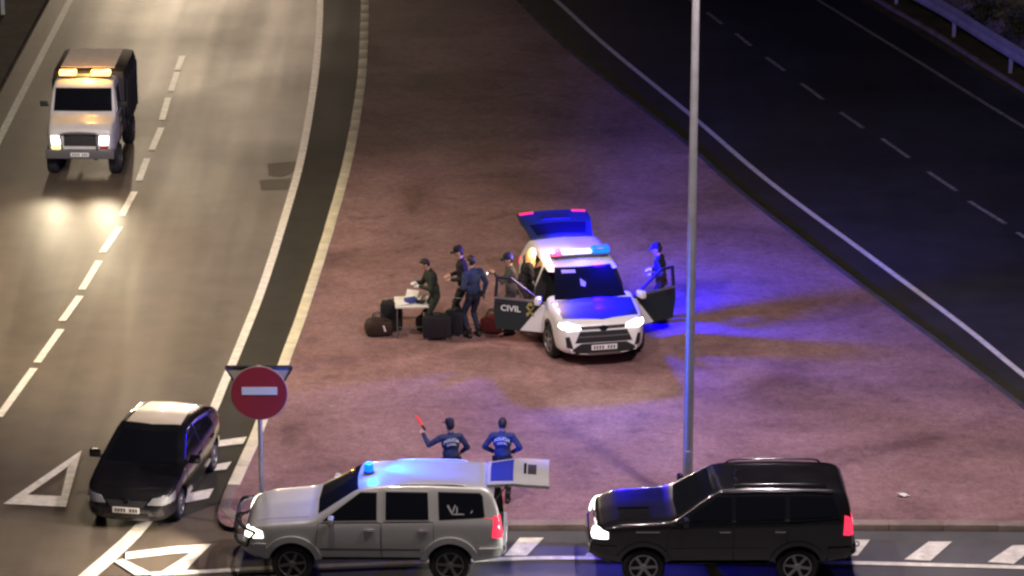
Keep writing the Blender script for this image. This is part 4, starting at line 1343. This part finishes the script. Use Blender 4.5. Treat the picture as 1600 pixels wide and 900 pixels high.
def person(spot, heading, label, H=1.8, lean=0.0, head=(0, 0), hands=None, feet=None, hip=0.93, twist=0.0,
           jacket='navy', trousers='navy', glove=None, cap=None, hair='dark_hair', long_hair=False, back_text=None, belt=True, elbow=None, z=ZM):
    """one standing or stooping person; local x points where the body faces"""
    k = H / 1.80
    p0 = G(*spot, z)
    root = empty("person", (p0.x, p0.y, z - .012), heading, k)
    tag(root, label, "person")
    f = Vector((1, 0, 0)); yv = Vector((0, 1, 0)); up = Vector((0, 0, 1))
    la = math.radians(lean)
    t = Vector((math.sin(la), 0, math.cos(la)))
    ft = Vector((math.cos(la), 0, -math.sin(la)))
    tw = math.radians(twist)
    sy = Vector((-math.sin(tw), math.cos(tw), 0))
    sf = (ft - sy * ft.dot(sy)).normalized()
    pel = Vector((0, 0, hip))
    neck = pel + t * .53
    hp, hy = math.radians(head[1]), math.radians(head[0])
    hdir = Matrix.Rotation(hy, 3, 'Z') @ (Matrix.Rotation(hp, 3, 'Y') @ Vector((1, 0, 0)))
    hup = Matrix.Rotation(hy, 3, 'Z') @ (Matrix.Rotation(hp, 3, 'Y') @ Vector((0, 0, 1)))
    hs = hup.cross(hdir)
    HR = Matrix((hdir, hs, hup)).transposed().to_4x4()
    TR = Matrix((sf, sy, sf.cross(sy))).transposed().to_4x4()
    hc = neck + (t * .5 + hup * .5) * .19 + hdir * .02
    SK, JK, TQ, BT, GL = 0, 1, 2, 3, 4
    prim = []                    # (kind, data, material slot)
    def cap_(a, b, ra, rb, m): prim.append(('c', (Vector(a), Vector(b), ra, rb), m))
    def ell(c, s, R, m): prim.append(('e', (Vector(c), s, R), m))
    # head
    ell(hc, (.098, .078, .118), HR, SK)
    ell(hc + hdir * .022 - hup * .065, (.070, .058, .062), HR, SK)
    cap_(hc + hdir * .088 + hup * .012, hc + hdir * .112 - hup * .022, .010, .014, SK)
    for s in (-1, 1): ell(hc + hs * s * .080 - hup * .005, (.022, .010, .032), HR, SK)
    cap_(neck - t * .03, hc - hup * .05, .056, .054, SK)
    # trunk
    ell(pel + t * .36, (.128, .190, .20), TR, JK)
    ell(pel + t * .14, (.122, .168, .20), TR, JK)
    cap_(neck - t * .055 + sy * .15, neck - t * .055 - sy * .15, .072, .072, JK)
    cap_(neck - t * .06, neck + t * .02, .085, .064, JK)
    ell(pel - up * .02, (.112, .160, .13), Matrix(), TQ)
    # legs
    feet = feet or ((0.02, .11, 8), (-.02, -.11, -8))
    for s, (fx, fy, fa) in zip((1, -1), feet):
        hj = pel + Vector((0, s * .088, -.04))
        an = Vector((fx, fy, .095))
        kn, an = ik(hj, an, .435, .43, Vector((1, s * .12, 0)))
        cap_(hj, kn, .090, .064, TQ); cap_(kn, an + up * .03, .066, .052, TQ)
        td = Vector((math.cos(math.radians(fa)), math.sin(math.radians(fa)), 0))
        cap_(an - up * .02, an + up * .10, .055, .056, BT)
        cap_(an - td * .045 - up * .047, an + td * .135 - up * .055, .046, .038, BT)
    # arms and hands
    hands = hands or (Vector((.08, .30, .80)), Vector((.08, -.30, .80)))
    for q, s in enumerate((1, -1)):
        shd = neck - t * .055 + sy * s * .19
        pole = Vector(elbow[q]) if elbow else Vector((-.8, s * .6, -.4))
        el, wr = ik(shd, Vector(hands[q]), .29, .26, pole)
        cap_(shd, el, .068, .052, JK); cap_(el, wr, .053, .040, JK)
        d = (wr - el).normalized()
        side = d.cross(up)
        if side.length < .2: side = Vector((1, 0, 0)) * -s
        side.normalize(); nrm = side.cross(d).normalized()
        gm = GL if glove else SK
        cap_(wr, wr + d * .03, .031, .034, gm)
        for o_ in (-.024, 0, .024):
            cap_(wr + d * .03 + side * o_ * .8, wr + d * .088 + side * o_, .019, .017, gm)
        for n_, (o_, ln) in enumerate(((-.036, .062), (-.012, .074), (.012, .078), (.036, .066))):
            a = wr + d * .09 + side * o_
            b = a + (d * .9 - nrm * .35).normalized() * ln * .55
            c = b + (d * .55 - nrm * .8).normalized() * ln * .5
            cap_(a, b, .0098, .0092, gm); cap_(b, c, .0092, .0085, gm)
        ts = side * (-.04)
        a = wr + d * .025 + ts * .8
        b = a + (d * .6 + ts.normalized() * .7).normalized() * .042
        cap_(a, b, .013, .011, gm); cap_(b, b + (d * .95 - nrm * .2).normalized() * .036, .011, .009, gm)
    bm = bmesh.new()
    for kd, dt, m in prim:
        if kd == 'c':
            a, b, ra, rb = dt
            ax = (b - a)
            n = 6
            Q = [a + ax * (i / n) for i in range(n + 1)]
            add_tube(bm, Q, [ra + (rb - ra) * i / n for i in range(n + 1)], 12)
            add_ball(bm, a, (ra,) * 3, None, 12); add_ball(bm, b, (rb,) * 3, None, 12)
        else:
            add_ball(bm, dt[0], dt[1], dt[2], 20)
    jk, tq = M[jacket], M[trousers]
    body = bm_obj("body", bm, None, root)
    mod = body.modifiers.new("r", 'REMESH'); mod.mode = 'VOXEL'; mod.voxel_size = .0085
    bake(body)
    me = body.data
    me.materials.clear()
    for m_ in (M['skin'], jk, tq, M['boot'], M[glove] if glove else M['skin']): me.materials.append(m_)
    b2 = bmesh.new(); b2.from_mesh(me)
    bmesh.ops.smooth_vert(b2, verts=b2.verts[:], factor=.5, use_axis_x=True, use_axis_y=True, use_axis_z=True)
    # cloth folds
    for v in b2.verts:
        c = v.co
        v.co = c + v.normal * (.004 * math.sin(c.z * 46 + 9 * math.sin(c.x * 11 + c.y * 7)))  if c.z < neck.z - .03 and c.z > .14 else c
    b2.to_mesh(me); b2.free()
    nF = len(me.polygons)
    ctr = np.empty(nF * 3); me.polygons.foreach_get("center", ctr); ctr = ctr.reshape(-1, 3)
    best = np.full(nF, 1e9); idx = np.zeros(nF, int)
    for kd, dt, m in prim:
        if kd == 'c':
            a, b, ra, rb = dt
            A = np.array(a); ab = np.array(b) - A; L2 = max(1e-9, ab @ ab)
            tt = np.clip((ctr - A) @ ab / L2, 0, 1)
            D = np.linalg.norm(ctr - (A + tt[:, None] * ab), axis=1) - (ra + (rb - ra) * tt)
        else:
            c, s, R = dt
            Rm = np.array(R)[:3, :3]
            q = (ctr - np.array(c)) @ Rm
            r = np.linalg.norm(q / np.array(s), axis=1)
            D = (r - 1) * np.linalg.norm(q, axis=1) / np.maximum(r, 1e-6)
        w_ = D < best
        best[w_] = D[w_]; idx[w_] = m
    me.polygons.foreach_set("material_index", idx.astype(np.int32))
    me.polygons.foreach_set("use_smooth", np.ones(nF, bool))
    me.update()
    # face
    for s in (-1, 1):
        bm = bmesh.new(); add_ball(bm, hc + hdir * .088 + hs * s * .031 + hup * .012, (.009, .013, .008), HR, 8)
        bm_obj("eye", bm, M['ink'], root)
    bm = bmesh.new(); add_ball(bm, hc + hdir * .089 - hup * .062, (.008, .024, .006), HR, 8)
    bm_obj("mouth", bm, mat("lips", (.35, .14, .12), .5), root)
    # hair, cap
    bm = bmesh.new()
    r = bmesh.ops.create_uvsphere(bm, u_segments=20, v_segments=14, radius=1)
    for v in bm.verts:
        x, y, zz = v.co
        if x > .35 and zz < .45: v.co.x *= .72
        if x > -.1 and zz < -.15: v.co.x = min(v.co.x, -.1); v.co.y *= .94
        v.co *= 1 + .03 * math.sin(v.co.x * 17 + v.co.z * 13)
    bm.transform(Matrix.Translation(hc + hup * .012 - hdir * .006) @ HR @ Matrix.Diagonal((.104, .086, .118, 1)))
    if long_hair:
        for q in range(26):
            a = math.radians(70 + 220 * q / 25)
            st = hc + HR.to_3x3() @ Vector((math.cos(a) * .085, math.sin(a) * .078, .06))
            e0 = hc + HR.to_3x3() @ Vector((math.cos(a) * .105, math.sin(a) * .10, -.08))
            e1 = e0 + Vector((random.uniform(-.03, .03), random.uniform(-.03, .03), -.20 + random.uniform(-.05, .05)))
            add_tube(bm, catmull([st, e0, e1], 4), [.03] * 5 + [.026, .022, .016, .006], 6)
    if hair: bm_obj("hair", bm, M[hair], root, 60)
    else: bm.free()
    if cap:
        bm = bmesh.new()
        add_lathe(bm, [(.096, -.02), (.101, .01), (.104, .045), (.088, .085), (.045, .10), (.004, .103)], 20, 'z')
        for v in bm.verts: v.co.y *= .86
        add_box(bm, (.125, 0, -.012), (.10, .14, .012), Matrix.Rotation(.18, 4, 'Y'), .005)
        bm.transform(Matrix.Translation(hc + hup * .042) @ HR)
        bm_obj("cap", bm, M[cap], root, 40)
    if belt:
        bm = bmesh.new()
        add_lathe(bm, [(.0, -.028), (.118, -.028), (.122, 0), (.118, .028), (.0, .028)], 24, 'z')
        for v in bm.verts: v.co.y *= 1.40
        for (bx_, by_) in ((-.02, .175), (-.03, -.178), (-.115, .07)):
            add_box(bm, (bx_, by_, -.035), (.07, .05, .13), None, .012)
        bm.transform(Matrix.Translation(pel + t * .035) @ TR)
        bm_obj("belt", bm, M['black_cloth'], root, 50)
    if back_text:
        for (s_, size, zz, arc) in back_text:
            me = text_mesh(s_, size, .003)
            for v in me.vertices:
                u, q = v.co.x, v.co.y
                yy = -u
                zl = q - arc * u * u
                bx_ = -.128 * math.sqrt(max(.1, 1 - (yy / .19) ** 2 - ((zz + zl - .36) / .24) ** 2 * .6)) - .012 + v.co.z
                v.co = (bx_, yy, zl)
            me.transform(Matrix.Translation(pel + t * zz) @ TR)
            bb = bmesh.new(); bb.from_mesh(me); bpy.data.meshes.remove(me)
            bm_obj("lettering", bb, M['white_ink'], root)
    return root, wr


BACK = PI / 2                      # facing away from the camera
TXT = [("POLICIA", .085, .46, 3.2), ("LOCAL", .062, .37, 2.0)]
person((705, 786), BACK + math.radians(12), "officer in blue jacket seen from behind, left arm raised holding a wand", 1.74, lean=2, head=(20, 4),
       hands=(Vector((.26, .50, 1.42)), Vector((.22, -.26, 1.0))), elbow=((-.1, .8, -.9), (-.7, -.9, -.2)), jacket='blue_cloth', trousers='black_cloth', cap='navy', back_text=TXT)
person((785, 784), BACK - math.radians(4), "officer in blue jacket seen from behind beside the raised tailgate, hands at the waist", 1.74, lean=2, head=(0, 6),
       hands=(Vector((.16, .20, 1.02)), Vector((.16, -.20, 1.02))), elbow=((-.5, .95, -.2), (-.5, -.95, -.2)), jacket='blue_cloth', trousers='black_cloth', cap=None, back_text=TXT)
FL = PI                            # facing the left of the photo
person((680, 524), FL + math.radians(12), "person in long dark green coat with white gloves bending over the white table", 1.86, lean=12, head=(0, 38),
       hands=(Vector((.34, .16, 1.17)), Vector((.40, -.02, 1.20))), elbow=((-.3, .8, -.7), (-.4, -.7, -.8)), jacket='green_cloth', trousers='green_cloth', glove='glove', hair='dark_hair', belt=False)
person((724, 509), FL + math.radians(4), "person in black with a cap standing just behind the blue lit officer", 1.88, lean=4, head=(0, 16),
       hands=(Vector((.24, .14, 1.08)), Vector((.26, -.12, 1.10))), jacket='black_cloth', trousers='black_cloth', cap='black_cloth')
person((740, 526), math.radians(128), "officer in navy uniform seen from behind between the table and the open car door", 1.88, lean=3, head=(12, 14),
       hands=(Vector((.18, .16, 1.08)), Vector((.06, -.31, .90))), jacket='blue_cloth', trousers='navy', cap=None)
person((799, 520), FL + math.radians(10), "person in grey jacket and dark cap behind the lettered open door holding a small torch", 1.86, lean=2, head=(0, 12),
       hands=(Vector((.36, .10, 1.38)), Vector((.24, -.16, 1.12))), elbow=((-.2, .8, -.7), (-.6, -.8, -.3)), jacket='grey_cloth', trousers='green_cloth', cap='navy')
person((816, 506), math.radians(14), "blond person in dark clothes leaning towards the white car's open doorway", 1.80, lean=16, head=(10, 14),
       hands=(Vector((.42, .18, 1.0)), Vector((.40, -.18, 1.0))), jacket='black_cloth', trousers='black_cloth', hair='blond', long_hair=True)
person((1032, 502), FL - math.radians(14), "dark clothed person in pale gloves behind the open door nearest the lamp post", 1.84, lean=5, head=(0, 14),
       hands=(Vector((.14, .24, 1.14)), Vector((.22, -.10, 1.14))), jacket='black_cloth', trousers='black_cloth', cap='black_cloth', glove='glove')

# held things
def wand():
    o = empty("signal_wand", G(661, 786, ZM))
    tag(o, "red tipped signal wand raised by the officer left of centre", "signal wand")
    h = 1.42
    y0 = .20
    bm = bmesh.new(); add_tube(bm, [(.05, y0, h), (-.02, y0, h + .10)], .02, 10); bm_obj("grip", bm, M['plastic'], o, 50)
    bm = bmesh.new(); add_tube(bm, [(-.02, y0, h + .10), (-.10, y0, h + .26), (-.13, y0, h + .30)], [.028, .026, .012], 12); bm_obj("red_tube", bm, M['wand_red'], o, 50)
wand()
def torch(px, py, dx, z, label, col):
    p = G(px, py, ZM)
    o = empty("torch", p)
    tag(o, label, "torch")
    bm = bmesh.new(); add_tube(bm, [(dx, -.17, z), (dx - .10, -.17, z)], .017, 10); add_tube(bm, [(dx - .10, -.17, z), (dx - .14, -.17, z)], [.02, .028], 12)
    bm_obj("barrel", bm, M['plastic'], o, 50)
    bm = bmesh.new(); add_ball(bm, (dx - .142, -.17, z), (.012, .024, .024), None, 10); bm_obj("lens", bm, col, o, 50)
torch(799, 520, -.37, 1.42, "small lit torch in the hand of the person behind the open door", M['head_on'])

# ------------------------------------------------------------------ table, papers, bags
def table():
    p = G(644, 520, ZM)
    root = empty("folding_table", (p.x, p.y, ZM - .012), math.radians(4))
    tag(root, "small white folding table covered with papers", "table")
    bm = bmesh.new(); add_box(bm, (0, 0, .715), (.74, .72, .035), None, .01); bm_obj("tabletop", bm, M['table'], root, 40)
    lb = bmesh.new(); add_tube(lb, [(0, 0, 0), (0, 0, .70)], .015, 8)
    me = bpy.data.meshes.new("leg"); lb.to_mesh(me); lb.free(); me.materials.append(M['grey_plastic'])
    for sx in (-1, 1):
        for sy in (-1, 1):
            o = bpy.data.objects.new("leg", me); o.parent = root; o.location = (sx * .33, sy * .31, 0); COL.objects.link(o)
    for sy in (-1, 1):
        bm = bmesh.new(); add_box(bm, (0, sy * .31, .25), (.66, .018, .018)); bm_obj("brace", bm, M['grey_plastic'], root)
    T = p + Vector((0, 0, .722))
    def sheet(dx, dy, w_, h_, rz, curl, label, m, name="paper_sheet", cat="paper", lift=0):
        bm = bmesh.new()
        bmesh.ops.create_grid(bm, x_segments=8, y_segments=8, size=.5)
        for v in bm.verts:
            v.co.x *= w_; v.co.y *= h_
            v.co.z = .003 + lift + curl * (v.co.x / w_ + .5) ** 3 + .006 * math.sin(v.co.y * 30) ** 2
        r = bmesh.ops.extrude_face_region(bm, geom=bm.faces[:])
        for q in [g for g in r["geom"] if isinstance(g, bmesh.types.BMVert)]: q.co.z += .003
        o = bm_obj(name, bm, M[m], None, 40)
        o.location = T + Vector((dx, dy, .004)); o.rotation_euler = (0, 0, rz)
        tag(o, label, cat)
    sheet(-.22, -.10, .26, .34, .3, .02, "white sheet lying flat at the left end of the table", 'paper')
    sheet(.21, .06, .24, .32, -.5, .18, "white sheet curled up at the table's right side by the gloved person", 'paper')
    sheet(-.02, .22, .22, .28, 1.2, .14, "white sheet at the far edge of the table, behind the blue packet", 'paper')
    bm = bmesh.new(); add_box(bm, (0, 0, .05), (.26, .20, .09), None, .03)
    for v in bm.verts: v.co.z += .02 * math.sin(v.co.x * 25) * math.cos(v.co.y * 20)
    o = bm_obj("packet", bm, M['blue_paper'], None, 40); o.location = T + Vector((-.02, -.06, .004)); o.rotation_euler = (0, 0, .5)
    tag(o, "crumpled blue packet in the middle of the white table", "packet")
    bm = bmesh.new(); add_box(bm, (0, 0, .028), (.16, .12, .05), None, .01)
    o = bm_obj("small_box", bm, M['ink'], None, 40); o.location = T + Vector((.20, -.16, .022)); o.rotation_euler = (0, 0, -.3)
    tag(o, "small black box on the near right corner of the white table", "box")
table()

def duffel(px, py, s, rz, m, label, tagm=None):
    p = G(px, py, ZM)
    root = empty("duffel_bag", (p.x, p.y, ZM - .012), rz)
    tag(root, label, "bag")
    bm = bmesh.new()
    add_box(bm, (0, 0, s[2] / 2), s, None, min(s) * .36)
    bmesh.ops.subdivide_edges(bm, edges=bm.edges[:], cuts=2, use_grid_fill=True)
    for v in bm.verts:
        v.co.z *= 1 - .12 * abs(v.co.x / s[0]) * 2 * (v.co.z / s[2])
        v.co += Vector((0, 0, 1)) * .018 * math.sin(v.co.x * 13 + v.co.y * 17) * (v.co.z / s[2])
    bm_obj("bag_body", bm, m, root, 60)
    for q in (-1, 1):
        bm = bmesh.new()
        add_tube(bm, catmull([(-s[0] * .22, q * s[1] * .30, s[2] * .9), (-s[0] * .12, q * s[1] * .16, s[2] + .10), (s[0] * .12, q * s[1] * .16, s[2] + .10), (s[0] * .22, q * s[1] * .30, s[2] * .9)], 5), .014, 6)
        bm_obj("carry_strap", bm, M['plastic'], root, 60)
    if tagm:
        bm = bmesh.new(); add_box(bm, (.1, -s[1] * .52, s[2] * .55), (.03, .012, .14), Matrix.Rotation(-.3, 4, 'Y')); bm_obj("name_tag", bm, M['paper'], root)
duffel(592, 522, (.62, .42, .38), .15, M['bag_brown'], "low dark brown bag on the paving, leftmost of the luggage", True)

def suitcase(px, py, s, rz, m, label, tilt=0.0, pull=.0):
    p = G(px, py, ZM)
    root = empty("suitcase", (p.x, p.y, ZM - .012), rz)
    root.rotation_euler = (tilt, 0, rz)
    tag(root, label, "suitcase")
    bm = bmesh.new(); add_box(bm, (0, 0, s[2] / 2 + .05), s, None, .05); bm_obj("shell", bm, m, root, 40)
    bm = bmesh.new()
    for q in (-.3, -.1, .1, .3): add_box(bm, (q * s[0], -s[1] / 2 - .004, s[2] / 2 + .05), (.02, .016, s[2] * .78), None, .004)
    bm_obj("shell_rib", bm, m, root)
    for q in (-1, 1):
        bm = bmesh.new(); add_lathe(bm, [(.03, -.018), (.045, -.012), (.045, .012), (.03, .018)], 14, 'y', (q * s[0] * .36, -s[1] * .35, .045)); bm_obj("caster", bm, M['alloy'], root)
    bm = bmesh.new(); add_tube(bm, catmull([(-.09, 0, s[2] + .04), (-.07, 0, s[2] + .09), (.07, 0, s[2] + .09), (.09, 0, s[2] + .04)], 4), .013, 6); bm_obj("handle", bm, M['plastic'], root)
    if pull:
        bm = bmesh.new()
        add_tube(bm, [(-.12, s[1] * .4, s[2]), (-.12, s[1] * .4, s[2] + pull), (.12, s[1] * .4, s[2] + pull), (.12, s[1] * .4, s[2])], .011, 6)
        bm_obj("pull_handle", bm, M['galv'], root)
suitcase(612, 516, (.46, .30, .62), -.1, M['bag'], "tall black suitcase standing under the left end of the white table")
suitcase(683, 528, (.62, .36, .50), .06, M['case'], "wide dark suitcase with silver casters, below the gloved person")
suitcase(712, 522, (.42, .30, .52), -.25, M['case'], "dark suitcase with raised pull handle at the navy officer's feet", 0, .28)
duffel(668, 514, (.5, .36, .34), .4, M['bag'], "black bag half hidden behind the wide suitcase and the table")
duffel(768, 518, (.5, .36, .40), -.2, M['red_bag'], "dull red bag on the ground left of the open car door")
